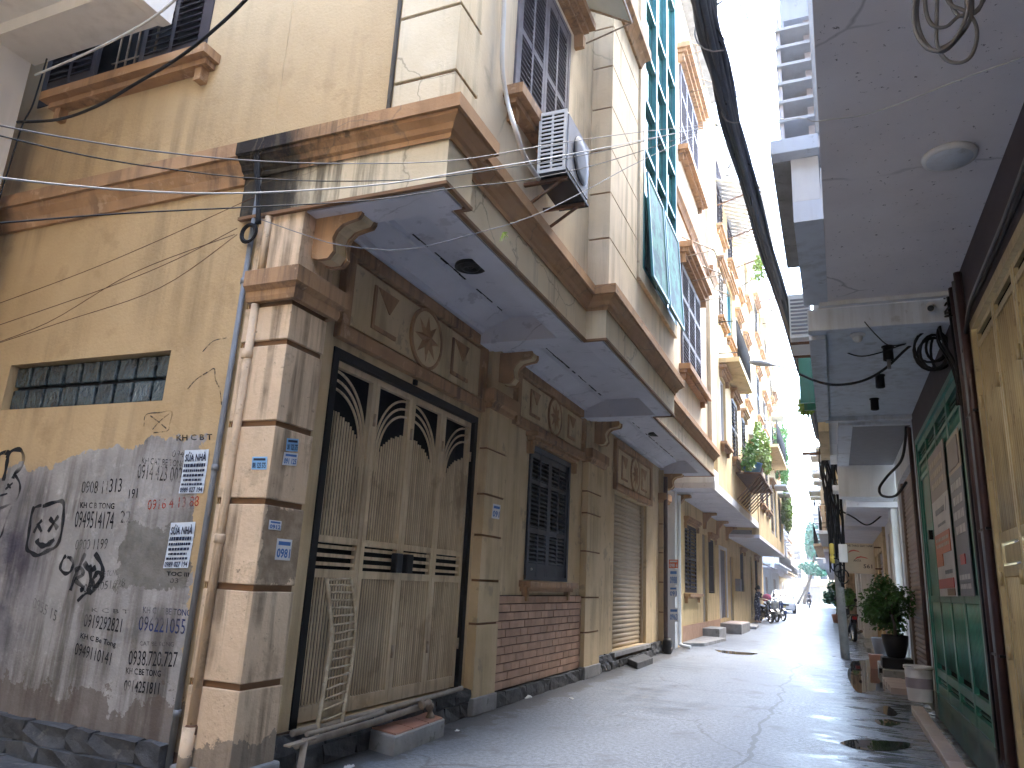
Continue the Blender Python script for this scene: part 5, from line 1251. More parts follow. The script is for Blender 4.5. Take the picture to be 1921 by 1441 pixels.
for k, (a, b, r_, lab) in enumerate((((548,1376),(866,1291),.022,'upper grey pole lying along the gate sill'), ((556,1398),(792,1325),.026,'lower grey pole with a rag tied to its end'), ((575,1378),(720,1335),.016,'thin short pole resting between the longer ones'))):
    A_ = P(a[0],a[1],0,-3.27+.045*k); B_ = P(b[0],b[1],0,-3.27+.045*k); obj('pole', MB().tube([A_, A_.lerp(B_,.5)+Vector((0,0,-.008)), B_], r_, 8), M['wood'], None, lab, 'pole', at=A_)
rag = MB(); c = P(797,1328,0,-3.18)
rag.tube(smooth_path([c+Vector((0,-.08,.03)), c+Vector((.02,.0,.035)), c+Vector((.01,.06,.01)), c+Vector((.015,.08,-.08)), c+Vector((.01,.09,-.15))], 4), [.03+.012*math.sin(i*1.7) for i in range(17)], 7)
obj('rag', rag, M['wood'], None, 'dirty rag hanging from the end of the lower pole', 'rag', at=c)
stk = MB(); a = P(572,1392,0,-3.14); b = P(560,1450,0,-3.08); stk.bar((a.x,a.y,a.z+.02), (b.x,b.y,-.01), .04, .03); obj('wooden_prop', stk, M['wood'], None, 'split wooden prop holding up the poles at the gate', 'prop', at=b)
plk = MB(); a = P(538,1400,0,-3.14); b = P(588,1385,0,-3.14); plk.bar(a, b, .05, .012); obj('board_scrap', plk, M['wood'], None, 'small scrap board under the pole ends', 'board', at=a)
def step_block(name, label, q, zt, top, mts):
    t = thing(name, (q[0].x, q[0].y, 0), label, 'step')
    base = [(p.x, p.y) for p in q]
    obj('block', MB().prism(base, 'z', -.01, zt), M[mts], t, bevel=.012)
    if top:
        c = Vector((sum(p[0] for p in base)/4, sum(p[1] for p in base)/4)); a, b, d_, e = [c+(Vector(p)-c)*.93 for p in base]
        for i in range(3): 
            f0, f1 = i/3+.006, (i+1)/3-.006; obj('tile', MB().prism([tuple(a.lerp(e,f0)), tuple(b.lerp(d_,f0)), tuple(b.lerp(d_,f1)), tuple(a.lerp(e,f1))], 'z', zt+.0005, zt+.012), M[top], t)
    return t
step_block('doorstep', 'loose concrete doorstep topped with red tiles before the folding gate', [P(679,1402,2,0), P(737,1420,2,0), P(833,1381,2,0), P(783,1362,2,0)], .135, 'redtile', 'concrete')
step_block('doorstep', 'small dark stone doorstep before the beige roller door', [P(1172,1244,2,0), P(1196,1256,2,0), P(1225,1245,2,0), P(1205,1236,2,0)], .10, None, 'stone')
step_block('doorstep', 'concrete step before the narrow door of the yellow terraced house', [Vector((-3.40,21.7,0)), Vector((-2.95,21.7,0)), Vector((-2.95,23.1,0)), Vector((-3.40,23.1,0))], .28, None, 'concrete')
step_block('doorstep', 'wide pinkish step before the grey iron door', [Vector((-3.40,25.2,0)), Vector((-2.75,25.2,0)), Vector((-2.75,27.8,0)), Vector((-3.40,27.8,0))], .30, 'pinktile', 'concrete')
step_block('doorstep', 'low broken slab by the wall behind the woman', [Vector((-3.35,29.0,0)), Vector((-2.7,29.4,0)), Vector((-2.8,31.5,0)), Vector((-3.35,31.8,0))], .10, None, 'concrete')
step_block('doorstep', 'long uneven concrete apron at the foot of the yellow terraced house', [Vector((-3.36,18.3,0)), Vector((-2.9,18.8,0)), Vector((-2.75,21.5,0)), Vector((-3.38,21.6,0))], .08, None, 'concrete')
def litter(px, py, label, s=.06):
    c = P(px, py, 2, .0); rg_ = random.Random(px); b = bmesh.new(); bmesh.ops.create_icosphere(b, subdivisions=2, radius=s)
    for v in b.verts: v.co = Vector((v.co.x*(1+rg_.uniform(-.3,.3)), v.co.y*1.7*(1+rg_.uniform(-.2,.2)), max(-.0, v.co.z*.45+rg_.uniform(-.01,.01))))
    me = bpy.data.meshes.new('litter'); b.to_mesh(me); b.free(); me.materials.append(M['white']); o = bpy.data.objects.new('litter', me); COL.objects.link(o); o.location = c+Vector((0,0,.004)); tag(o, label, 'litter')
litter(987, 1309, 'crumpled pale wrapper on the asphalt under the brick facing', .06); litter(1072, 1312, 'small white paper scrap on the asphalt beyond the wrapper', .025); litter(655, 1440, 'white paper scrap on the ground before the red-topped doorstep', .03); litter(857, 1372, 'tiny pale scrap just past the red-topped doorstep', .018)
# ------------------------------------------------------------ bucket, pots, sign
c = P(1727,1316,2,.085); bu = thing('bucket', c, 'translucent white paint bucket on the pink paving by the green gate', 'bucket')
gm, t = newmat('milky_plastic', .35, 0, .4); t.col(t.mix(t.ramp(t.noise(5,3), .4, .6), (.74,.72,.72), (.62,.59,.59))); t.b.inputs['Transmission Weight'].default_value = .1; M['milky'] = gm
obj('body', MB().lathe([(.0,.004),(.135,.004),(.14,.02),(.155,.38),(.16,.42),(.152,.425),(.147,.38),(.13,.03),(.0,.02)], c, 24, caps=False), M['milky'], bu)
obj('rim', MB().lathe([(.158,.38),(.168,.385),(.168,.42),(.158,.425)], c, 24, caps=False), M['milky'], bu)
obj('print', MB().lathe([(.1535,.16),(.1565,.28)], c, 24, caps=False), plain('faded_purple_print', (.32,.27,.30), .5), bu)
obj('bail', MB().tube([c+Vector((math.cos(a)*.165, math.sin(a)*.10-.06, .40+.015*math.sin(a*2))) for a in [math.pi+j*math.pi/10 for j in range(11)]], .004, 5), M['greycable'], bu)
pc = Vector((.92, 15.2, .0))
std = thing('plant_stand', pc, 'black block stand under the potted tree', 'stand'); obj('block', MB().box(.68,1.16,14.92,15.5,.16,.33), M['black'], std, bevel=.01); obj('foot', MB().box(.62,1.18,14.82,15.0,.085,.16), M['black'], std)
pl_ = thing('potted_tree', (.92,15.2,.33), 'bushy dark green tree in a round black pot', 'plant')
pz = .332
obj('pot', MB().lathe([(.0,.0),(.13,.0),(.15,.02),(.20,.22),(.215,.36),(.205,.37),(.195,.36),(.185,.32),(.0,.31)], (.92,15.2,pz), 24, caps=False), M['black'], pl_)
obj('soil', MB().lathe([(.0,.315),(.187,.312)], (.92,15.2,pz), 16, caps=False), M['bark'], pl_)
obj('trunk', MB().tube(smooth_path([(.92,15.2,.62),(.93,15.2,.85),(.90,15.2,1.05),(.91,15.2,1.3)], 4), [.03-.0012*i for i in range(13)], 8), M['bark'], pl_)
def leaf_blob(mb, c, rad, n, size, rg, flat=.75, up=.35, lobes=7):
    """leaf-sized faces spread through overlapping clumps, dense rim and gaps between clumps"""
    cl = []
    for k in range(lobes):
        d_ = Vector((rg.gauss(0,1), rg.gauss(0,1), rg.gauss(0,.8))).normalized()*rg.uniform(.35,.75); cl.append((Vector((d_.x*rad[0], d_.y*rad[1], d_.z*rad[2])), rg.uniform(.32,.55)))
    for _ in range(n):
        cc_, cr_ = rg.choice(cl); d_ = Vector((rg.gauss(0,1), rg.gauss(0,1), rg.gauss(0,1))).normalized()*(rg.random()**.4)*cr_
        p = Vector(c)+cc_+Vector((d_.x*rad[0], d_.y*rad[1], d_.z*rad[2]))
        nn = (d_.normalized()*.6+Vector((rg.gauss(0,.5), rg.gauss(0,.5), up+rg.gauss(0,.5)))).normalized(); u = nn.orthogonal().normalized(); u.rotate(Matrix.Rotation(rg.uniform(0,6.28), 3, nn)); v_ = nn.cross(u); s_ = size*rg.uniform(.6,1.25)
        k = len(mb.v); mb.v += [tuple(p-u*s_*.5), tuple(p+v_*s_*.26+nn*s_*.06), tuple(p+u*s_*.5-nn*s_*.05), tuple(p-v_*s_*.26+nn*s_*.06)]; mb.face([k,k+1,k+2]); mb.face([k,k+2,k+3])
    return cl
def tree_obj(mb, mt, name, parent=None, **kw):
    me = bpy.data.meshes.new(name); off = WL[parent.name] if parent else Vector((0,0,0))
    me.from_pydata([tuple(Vector(p)-off) for p in mb.v], [], mb.f); me.materials.append(mt); me.update()
    o = bpy.data.objects.new(name, me); COL.objects.link(o)
    if parent: o.parent = parent
    WL[o.name] = off; return tag(o, **kw)
rg = random.Random(4); cr_ = MB(); cl_ = leaf_blob(cr_, (.86,15.2,1.20), (.52,.50,.60), 4200, .085, rg, lobes=15); tree_obj(cr_, M['leaf'], 'crown', pl_)
for q, r_ in cl_[:8]: obj('limb', MB().tube([(.91,15.2,1.05), Vector((.9,15.2,1.12))+q*.5, Vector((.88,15.2,1.22))+q], [.014,.009,.004], 5), M['bark'], pl_)
p2 = thing('plant_pot', (.80,17.0,.13), 'empty tapered grey-plum pot behind the black pot', 'pot')
obj('body', MB().lathe([(.0,0),(.12,.0),(.20,.40),(.205,.42),(.19,.42),(.17,.36),(.0,.34)], (.80,17.0,.14), 20, caps=False), M['acgrey'], p2)
tb = thing('terracotta_pot', (.66,16.7,0), 'small square terracotta pot on the ground by the step', 'pot'); obj('body', MB().prism([(-.11,0),(.11,0),(.13,.26),(-.13,.26)], 'y', 16.6, 16.82), M['redtile'], tb); 
for o in tb.children: o.location.x += .66
sg = thing('shop_sign', (.55, 18.95, 1.83), 'cream shop sign with red running-shoe swooshes and the number 561', 'sign')
obj('board', MB().box(.25,.86,18.98,19.02,1.83,2.50), mat('sign_cream', (.50,.40,.29), (.45,.36,.26), 4, .6, bump=.05), sg)
obj('hanger', MB().bar((.86,19.0,2.42),(1.0,19.0,2.42),.03,.03).bar((.86,19.0,1.95),(1.0,19.0,1.95),.03,.03), M['rust'], sg)
# ------------------------------------------------------------ lettering
DG = None
def text_mesh(body, bold=.0):
    cu_ = bpy.data.curves.new('t', 'FONT'); cu_.body = body; cu_.offset = bold; cu_.resolution_u = 2
    o = bpy.data.objects.new('t', cu_); COL.objects.link(o)
    dg = bpy.context.evaluated_depsgraph_get(); me = bpy.data.meshes.new_from_object(o.evaluated_get(dg))
    bpy.data.objects.remove(o); bpy.data.curves.remove(cu_)
    vs = [v.co.copy() for v in me.vertices]; fs = [list(p.vertices) for p in me.polygons]; bpy.data.meshes.remove(me)
    x0 = min(v.x for v in vs); x1 = max(v.x for v in vs); y0 = min(v.y for v in vs); y1 = max(v.y for v in vs)
    return [((v.x-x0)/max(1e-6,x1-x0), (v.y-y0)/max(1e-6,y1-y0)) for v in vs], fs
def letter(body, tl, tr, bl, mt, parent, bold=.02, name='lettering'):
    """text fitted to the parallelogram top-left, top-right, bottom-left (world points)"""
    uv, fs = text_mesh(body, bold); tl, tr, bl = Vector(tl), Vector(tr), Vector(bl); mb = MB()
    mb.v = [tuple(bl+(tr-tl)*u+(tl-bl)*v) for u, v in uv]
    for f in fs: mb.face(f)
    return obj(name, mb, mt, parent)
INK = worn_ink('worn_black_stencil', (.016,.016,.018), .60, .70); INKF = worn_ink('faded_stencil', (.06,.055,.05), .46, .62); INKB = worn_ink('worn_blue_stencil', (.025,.04,.12), .58, .70); INKR = worn_ink('faded_red_stencil', (.38,.05,.025), .48, .62)
SPR = worn_ink('spray_paint', (.018,.018,.02), .60, .80, 30)
def stencil(body, x0, y0, x1, y1, mt, slope=0., lean=0., bold=.0):
    """pixel box on the side wall; slope = drop of the baseline in px over the width, lean = px the top is shifted"""
    D = YS-.004; letter(body, P(x0+lean, y0, 1, D), P(x1+lean, y0+slope, 1, D), P(x0, y1, 1, D), mt, side, bold)
stencil('KH C B TONG', 150, 942, 214, 953, INK, 2, 1, .02); stencil('0949514174', 139, 958, 211, 990, INK, 2, 4)
stencil('313', 204, 898, 227, 924, INK, -1, 3); stencil('0908 11', 152, 902, 200, 926, INKF, 0, 3)
stencil('KH CAT BE TONG', 266, 858, 346, 870, INKF, 6, 1); stencil('0914 423 002', 257, 870, 340, 898, INKF, 7, 3)
stencil('KH C B T', 331, 816, 398, 827, INK, -2, 0, .02); stencil('0948', 322, 845, 352, 858, INKF, 0, 2)
stencil('191', 241, 918, 257, 936, INK, -2, 2); stencil('22', 225, 958, 244, 981, INKF, 0, 2); stencil('0916 4 13 88', 276, 938, 372, 957, INKR, -8, 2)
stencil('0900 1199', 140, 1012, 200, 1032, INKF, -2, 3); stencil('0904051628', 156, 1096, 234, 1112, INKF, -12, 2); stencil('BE TONG', 190, 1072, 222, 1083, INKF, -4, 1)
stencil('K C B T', 172, 1140, 242, 1148, INKF, 4, 0); stencil('0919292821', 156, 1151, 226, 1176, INK, 10, 4)
stencil('KH CAT BE TONG', 268, 1138, 357, 1150, INKB, 6, 1, .01); stencil('0962210551', 259, 1155, 353, 1183, INKB, 7, 3)
stencil('KH C Be Tong', 150, 1187, 216, 1200, INK, 17, 2, .01); stencil('0949110141', 139, 1205, 206, 1228, INK, 20, 4)
stencil('CAT BE TONG', 262, 1203, 326, 1211, INKF, 2, 0); stencil('0938.720.727', 240, 1220, 331, 1248, INK, 3, 3)
stencil('KH C.BE TONG', 236, 1252, 301, 1264, INK, 6, 1, .015); stencil('0914251811', 231, 1275, 297, 1297, INK, 6, 3, .01)
stencil('0955 15', 60, 1120, 104, 1140, INKF, 26, 4); stencil('TOC III', 312, 1072, 354, 1080, INK, 2, 1, .02); stencil('03', 318, 1085, 334, 1094, INKF, 0, 1)
def stroke(px, w_, mt=SPR, closed=False, k=5, parent=None, plane=None, d=.003):
    D = (YS if plane is None else plane)-d; pts = smooth_path([P(q[0], q[1], 1, D) for q in px]+([P(px[0][0], px[0][1], 1, D)] if closed else []), k)
    mb = MB(); n = len(pts)
    for i, p in enumerate(pts):
        t_ = pts[min(i+1,n-1)]-pts[max(i-1,0)]; t_.y = 0; t_.normalize(); nr = Vector((-t_.z, 0, t_.x)); ww = w_*(1+.25*math.sin(i*.9))/2
        mb.v += [tuple(p+nr*ww), tuple(p-nr*ww)]
        if i: mb.face([2*i-2, 2*i-1, 2*i+1, 2*i])
    return obj('graffiti', mb, mt, parent or side)
# smiling face
stroke([(64,950),(58,970),(54,1000),(50,1028),(58,1036),(70,1042),(88,1034),(106,1024),(115,1000),(119,965),(118,942),(104,942),(80,950)], .028, closed=False)
stroke([(78,948),(66,952),(60,962)], .02); stroke([(63,1000),(71,985),(79,976)], .022); stroke([(70,982),(78,998)], .024); stroke([(90,998),(100,982),(110,968)], .026); stroke([(93,972),(101,982),(108,992)], .03)
stroke([(69,1012),(72,1020),(82,1024),(92,1020),(102,1012)], .036)
# tag beneath it
stroke([(124,1042),(118,1050),(113,1066),(122,1076),(132,1072),(137,1058),(133,1048),(126,1045)], .024); stroke([(160,1038),(150,1060),(138,1090),(132,1108)], .030); stroke([(140,1070),(152,1066),(155,1078),(142,1088),(156,1102),(150,1108)], .03); stroke([(158,1055),(168,1070),(180,1064)], .034); stroke([(178,1038),(190,1058),(192,1076),(182,1098),(168,1115)], .032); stroke([(178,1078),(186,1074),(192,1084),(184,1096),(176,1100),(174,1088),(180,1078)], .032); stroke([(168,1060),(170,1085),(166,1112)], .034); stroke([(145,1128),(160,1114),(172,1112)], .022)
# rabbit-eared figure at the edge
stroke([(6,902),(10,885),(14,862),(16,850),(0,852),(-8,872)], .036); stroke([(12,860),(22,846),(38,844),(44,858),(40,876),(28,888),(24,898)], .032); stroke([(26,888),(36,904),(37,920),(30,938),(14,948),(-6,956)], .020); stroke([(10,918),(24,906)], .018); stroke([(14,908),(20,916)], .018); stroke([(0,930),(14,926)], .014); stroke([(22,950),(10,980),(2,1005),(-10,1020)], .018)
stroke([(270,800),(274,778),(300,774),(322,772),(318,796),(314,808),(288,812)], .008, INKF); stroke([(282,780),(298,792),(312,804)], .008, INKF); stroke([(318,776),(300,790),(286,806)], .008, INKF); stroke([(380,660),(400,640),(425,634)], .008, INKF); stroke([(352,730),(368,712),(390,698),(402,692),(404,712),(412,730),(416,760)], .009, INKF)
# ------------------------------------------------------------ posters and stickers
PAP = mat('poster_paper', (.62,.68,.74), (.56,.62,.68), 8, .7, bump=.1); PBL = plain('poster_ink', (.02,.025,.05), .7)
def poster(tl, tr, bl, label, lines, ax=1, plane=None):
    D = YS-.006 if plane is None else plane
    a, b, c = P(tl[0],tl[1],ax,D), P(tr[0],tr[1],ax,D), P(bl[0],bl[1],ax,D); d_ = b+c-a
    nrm = (b-a).cross(c-a).normalized(); cv = Vector((0,0,H))-a
    if nrm.dot(cv) < 0: nrm = -nrm
    t = thing('poster', c, label, 'poster'); mb = MB(); n = 6
    for i in range(n+1):
        for j in range(n+1):
            p = a+(b-a)*(i/n)+(c-a)*(j/n); e = .004 if i in (0,n) and j in (0,n) else .0015*math.sin(i*2.1+j*1.7)
            mb.v.append(tuple(p+nrm*(e+.001)))
    for i in range(n):
        for j in range(n): q = i*(n+1)+j; mb.face([q, q+n+1, q+n+2, q+1])
    obj('sheet', mb, PAP, t)
    for (txt, u0, v0, u1, v1, kind) in lines:
        o_ = nrm*.006; T = lambda u, v: a+(b-a)*u+(c-a)*v+o_
        if kind == 't': letter(txt, T(u0,v0), T(u1,v0), T(u0,v1), PBL, t, .03)
        else:
            rg_ = random.Random(int(v0*100)); u = u0; mb = MB()
            while u < u1-.03:
                w_ = rg_.uniform(.05,.13); w_ = min(w_, u1-u); mb.poly([T(u,v0), T(u+w_,v0), T(u+w_,v1), T(u,v1)]); u += w_+.02
            obj('print_line', mb, PBL, t, kind=None)
    return t
LN = [('SỬA NHÀ', .06,.04,.94,.27,'t'), ('', .06,.32,.94,.40,'b'), ('', .06,.45,.94,.51,'b'), ('', .08,.56,.92,.62,'b'), ('', .12,.67,.86,.72,'b'), ('', .06,.77,.94,.82,'b'), ('0989 027 194', .04,.86,.96,.98,'t')]
poster((348,845), (393,843), (336,926), 'white repair notice headed SỬA NHÀ, the upper one of two by the corner pipe', LN)
poster((322,981), (368,979), (307,1066), 'white repair notice headed SỬA NHÀ on the dark cement patch', LN)
PBLU = mat('sticker_blue', (.20,.42,.66), (.26,.48,.70), 9, .6, bump=.05)
def sticker(tl, tr, bl, label, txt, ax, plane, paper=None, ink=None):
    a, b, c = P(*tl,ax,plane), P(*tr,ax,plane), P(*bl,ax,plane); nrm = (b-a).cross(c-a).normalized()
    if nrm.dot(Vector((0,0,H))-a) < 0: nrm = -nrm
    t = thing('sticker', c, label, 'sticker'); p = [a, b, b+c-a, c]; obj('sheet', MB().hexa([q+nrm*.001 for q in p]+[q+nrm*.002 for q in p]), paper or PBLU, t)
    o_ = nrm*.004; letter(txt, a+(b-a)*.06+(c-a)*.45+o_, a+(b-a)*.94+(c-a)*.45+o_, a+(b-a)*.06+(c-a)*.9+o_, ink or PBL, t, .03)
    mb = MB(); mb.poly([a+(b-a)*.1+(c-a)*.12+o_, a+(b-a)*.9+(c-a)*.12+o_, a+(b-a)*.9+(c-a)*.30+o_, a+(b-a)*.1+(c-a)*.30+o_]); obj('print_line', mb, ink or PBL, t)
PX = -3.237+.002; PY = 3.675-.002; WH = M['white']; BI = plain('blue_print', (.06,.17,.42), .6)
sticker((474,857),(502,857),(472,881),'blue phone-number sticker on the side face of the corner pillar','081 525 575',1,PY)
sticker((538,822),(560,824),(536,846),'blue phone-number sticker on the street face of the corner pillar','081 525 575',0,PX)
sticker((533,848),(559,851),(529,872),'torn white sticker beneath the blue one on the corner pillar','091 125',0,PX,WH,BI)
sticker((505,975),(528,978),(503,993),'scraped pale sticker on the raw patch of the corner pillar','0912',0,PX,WH,BI)
sticker((520,1010),(548,1013),(515,1050),'large torn white flyer on the raw patch of the corner pillar','0981',0,PX,WH,BI)
sticker((925,945),(939,948),(922,972),'small white notice on the pillar between gate and window','091',0,XW+.102,WH,BI)
for k, (q, lab, pp3, tx) in enumerate((((1255,1050,1272,1050,1066),'orange flyer on the white corner pillar of the yellow terraced house','o','098 6'), ((1256,1068,1271,1068,1098),'blue and white flyer under the orange one on the pillar','w','0988'), ((1256,1100,1270,1100,1120),'pale purple flyer half way down the poster-covered pillar','w','091'), ((1256,1140,1272,1140,1166),'lowest blue flyer on the poster-covered pillar','w','0963'))):
    sticker((q[0],q[1]),(q[2],q[3]),(q[0],q[4]),lab,tx,1,17.358, mat('orange_paper',(.75,.16,.05),rough=.7) if pp3 == 'o' else WH, WH if pp3 == 'o' else BI)
# advert boards on the green gate
ad = thing('advert_board', (1.18, 10.2, 1.37), 'tall advert board on the green gate with orange and red squares below a logo', 'sign')
XB = XR-.006
def brd(par, y0, y1, z0, z1, mt, d=.0, name='panel'): return obj(name, RW.box(MB(), y0, y1, .0+d, .008+d, z0, z1), mt, par)
c_ = lambda n, c: mat(n, c, rough=.4, bump=.03)
bA = c_('board_mauve',(.20,.16,.16)); bW = c_('board_pale',(.42,.41,.42)); bO = c_('board_orange',(.42,.10,.03)); bRd = c_('board_red',(.38,.04,.04)); bG = c_('board_slate',(.12,.13,.16)); bC = c_('board_beige',(.36,.28,.21)); bBr = c_('board_brown',(.14,.07,.05))
brd(ad, 9.52, 11.0, 2.52, 3.10, bA); brd(ad, 9.52, 11.0, 2.12, 2.519, bW); brd(ad, 9.52, 11.0, 1.37, 2.119, bW)
for (a, b, z0, z1, mt) in ((9.62,10.93,1.86,2.10,bO),(10.35,10.93,1.72,1.858,bO),(9.62,10.93,1.46,1.57,bRd),(9.62,10.2,1.38,1.455,bBr)): brd(ad, a, b, z0, z1, mt, .009)
def bars_(par, y0, y1, z0, z1, rows, mt, d=.009):
    rg_ = random.Random(int(y0*10+z0*7))
    for r_ in range(rows):
        za = z1-(z1-z0)*(r_+.75)/rows; zb = z1-(z1-z0)*(r_+.2)/rows; y = y0; mb = MB()
        while y < y1-.05: w_ = rg_.uniform(.06,.2); RW.box(mb, y, min(y+w_,y1), d, d+.002, za, zb); y += w_+.03
        obj('print_line', mb, mt, par)
bars_(ad, 9.7, 10.85, 2.62, 3.02, 3, bC); bars_(ad, 9.9, 10.7, 2.30, 2.42, 1, bG); bars_(ad, 9.9, 10.6, 2.17, 2.23, 1, bG); bars_(ad, 9.7, 10.8, 1.92, 2.06, 2, bC, .018); bars_(ad, 9.7, 10.3, 1.6, 1.68, 1, bG)
obj('logo', MB().poly([RW.pt(9.80,.010,2.33), RW.pt(9.72,.010,2.47), RW.pt(9.66,.010,2.47), RW.pt(9.74,.010,2.30)]), bG, ad)
ae = thing('advert_board', (1.18, 8.9, 1.37), 'narrow slate advert board with a beige picture at its top, next to the gold gate', 'sign')
brd(ae, 8.42, 9.27, 1.37, 2.62, bG); brd(ae, 8.42, 9.27, 2.621, 3.0, bC); brd(ae, 8.50, 9.2, 2.66, 2.95, bA, .009)
bars_(ae, 8.52, 9.2, 1.95, 2.55, 4, bW); bars_(ae, 8.52, 9.2, 1.42, 1.60, 2, bW); brd(ae, 8.7, 9.0, 1.68, 1.78, bRd, .009)
# shop sign print
RD_ = plain('sign_red', (.45,.06,.04), .5); DK_ = plain('sign_dark', (.05,.03,.03), .5)
def st(body, x0, x1, z0, z1, mt): letter(body, (x0,18.975,z1), (x1,18.975,z1), (x0,18.975,z0), mt, sg, .02)
st('THE THAO GIAY NAM', .28, .83, 2.42, 2.47, DK_); st('ANTA', .42, .58, 2.09, 2.14, DK_); st('561', .62, .80, 1.95, 2.04, DK_)
def swoosh(x0, z0, sx, sz):
    pts = [(0,.0),(.18,.45),(.45,.62),(.8,.45),(1,.18),(.7,.35),(.45,.40),(.22,.25)]; obj('swoosh', MB().poly([(x0+a*sx,18.976,z0+b*sz) for a, b in pts]), RD_, sg)
swoosh(.31, 2.27, .27, .14); swoosh(.44, 2.13, .30, .14)
# ------------------------------------------------------------ plants along the lane
def plant(name, label, c, rad, n, size, mt, seed, stem=None, lobes=8, up=.3, group=None):
    t = thing(name, (c[0], c[1], stem[0] if stem else c[2]-rad[2]), label, 'plant' if 'tree' not in name else 'tree', group); rg_ = random.Random(seed); mb = MB()
    cl = leaf_blob(mb, c, rad, n, size, rg_, up=up, lobes=lobes); tree_obj(mb, M[mt], 'crown', t)
    if stem:
        base = Vector((c[0]+stem[1], c[1], stem[0])); obj('trunk', MB().tube(smooth_path([base, base.lerp(Vector(c),.5)+Vector((.05,0,0)), Vector(c)], 4), [stem[2]*(1-.06*i) for i in range(9)], 8), M['bark'], t)
        for q, r_ in cl[:5]: obj('limb', MB().tube([Vector(c)-Vector((0,0,rad[2]*.5)), Vector(c)+q], [stem[2]*.45, stem[2]*.15], 5), M['bark'], t)
    return t
plant('balcony_shrub', 'yellow-green shrub growing over the blue basin on the upper balcony', (-1.95,23.9,5.55), (.40,1.9,.95), 1700, .15, 'leafy', 1, stem=(4.5,0,.03))
plant('balcony_shrub', 'darker green shrub behind the blue basin on the upper balcony', (-2.0,21.2,5.15), (.28,.7,.65), 700, .12, 'leafm', 2, stem=(4.5,0,.02))
bs_ = thing('basin', (-2.0,22.0,4.48), 'bright blue plastic basin on the balcony ledge', 'basin'); obj('bowl', MB().lathe([(.0,0),(.20,.0),(.28,.32),(.30,.34),(.27,.32),(.19,.04),(.0,.04)], (-2.0,22.0,4.50), 18, caps=False), plain('blue_plastic', (.04,.20,.48), .35), bs_)
lg_ = thing('plant_ledge', (-2.1,23.5,3.8), 'rusty slanted iron plant rack under the blue basin', 'rack')
obj('shelf', MB().box(-2.365,-1.70,21.2,25.6,4.44,4.48), M['rust'], lg_)
for i in range(9): obj('slat', MB().bar((-1.72,21.4+i*.5,4.45),(-2.36,21.4+i*.5,3.75),.05,.03), M['rust'], lg_)
plant('hanging_vine', 'bright green vine cascading down the end of the second yellow house', (-2.05,37.5,7.6), (.35,1.7,2.1), 2200, .22, 'leafm', 5, lobes=12, up=-.1)
plant('hanging_vine', 'yellow-green vine hanging below the bright green one', (-2.0,41.0,5.3), (.4,1.9,1.5), 1500, .22, 'leafy', 6, lobes=10, up=-.1)
plant('hanging_vine', 'thin vine trailing from the roof of the pale blue-white house', (-3.9,64.5,11.5), (.7,1.5,3.2), 900, .35, 'leafm', 7, lobes=9, up=-.1)
plant('street_tree', 'tall teal-green tree standing at the far end of the lane', (-2.0,118,8.8), (2.3,3.0,5.0), 5200, .55, 'leaft', 8, stem=(0,-2.2,.28), lobes=16)
plant('street_tree', 'lower spreading tree under the tall teal-green one', (-2.4,112,4.8), (2.2,2.5,1.4), 1600, .5, 'leaft', 9, stem=(0,-2.4,.16), lobes=9)
plant('roof_plant', 'sparse yellow-green sprig growing from the gutter of the yellow terraced house', (-1.45,21.0,10.3), (.35,.5,.45), 160, .16, 'leafy', 10, stem=(9.9,-.6,.02), lobes=6)
plant('roof_plant', 'small green sprig on the balcony beside the green shutter', (-.3,13.2,4.35), (.15,.3,.2), 220, .10, 'leafy', 12, stem=(4.1,0,.015))
for k, (x_, y_, s_, lab) in enumerate(((.42,33.5,.55,'tall leafy potted shrub by the right-hand wall past the pole'), (.28,37.5,.7,'dense dark potted shrub farther along the right-hand wall'), (.0,43.0,.8,'last potted shrub on the right before the bend'))):
    t = plant('potted_shrub', lab, (x_,y_,.55+s_), (s_*.7,s_,s_), 900, .13+.04*k, ('leafm','leaf','leaft')[k], 20+k, stem=(.40,0,.03), group='potted shrubs along the right-hand wall')
    obj('pot', MB().lathe([(.0,0),(.16,0),(.24,.40),(.22,.42),(.0,.38)], (x_,y_,0), 14, caps=False), M['redtile'], t)
# dry leaf on the slack wire
lf = MB(); rg_ = random.Random(2); c = P(943,436,1,3.85)
for i in range(7):
    a = rg_.uniform(0,6.28); lf.poly([c, c+Vector((math.cos(a)*.02,.004,math.sin(a)*.02-.015)), c+Vector((math.cos(a)*.045,0,math.sin(a)*.045-.03)), c+Vector((math.cos(a+.5)*.02,-.004,math.sin(a+.5)*.02-.015))])
obj('dry_leaf', lf, M['leafy'], None, 'withered yellow leaf caught on the slack wire', 'leaf', at=c)
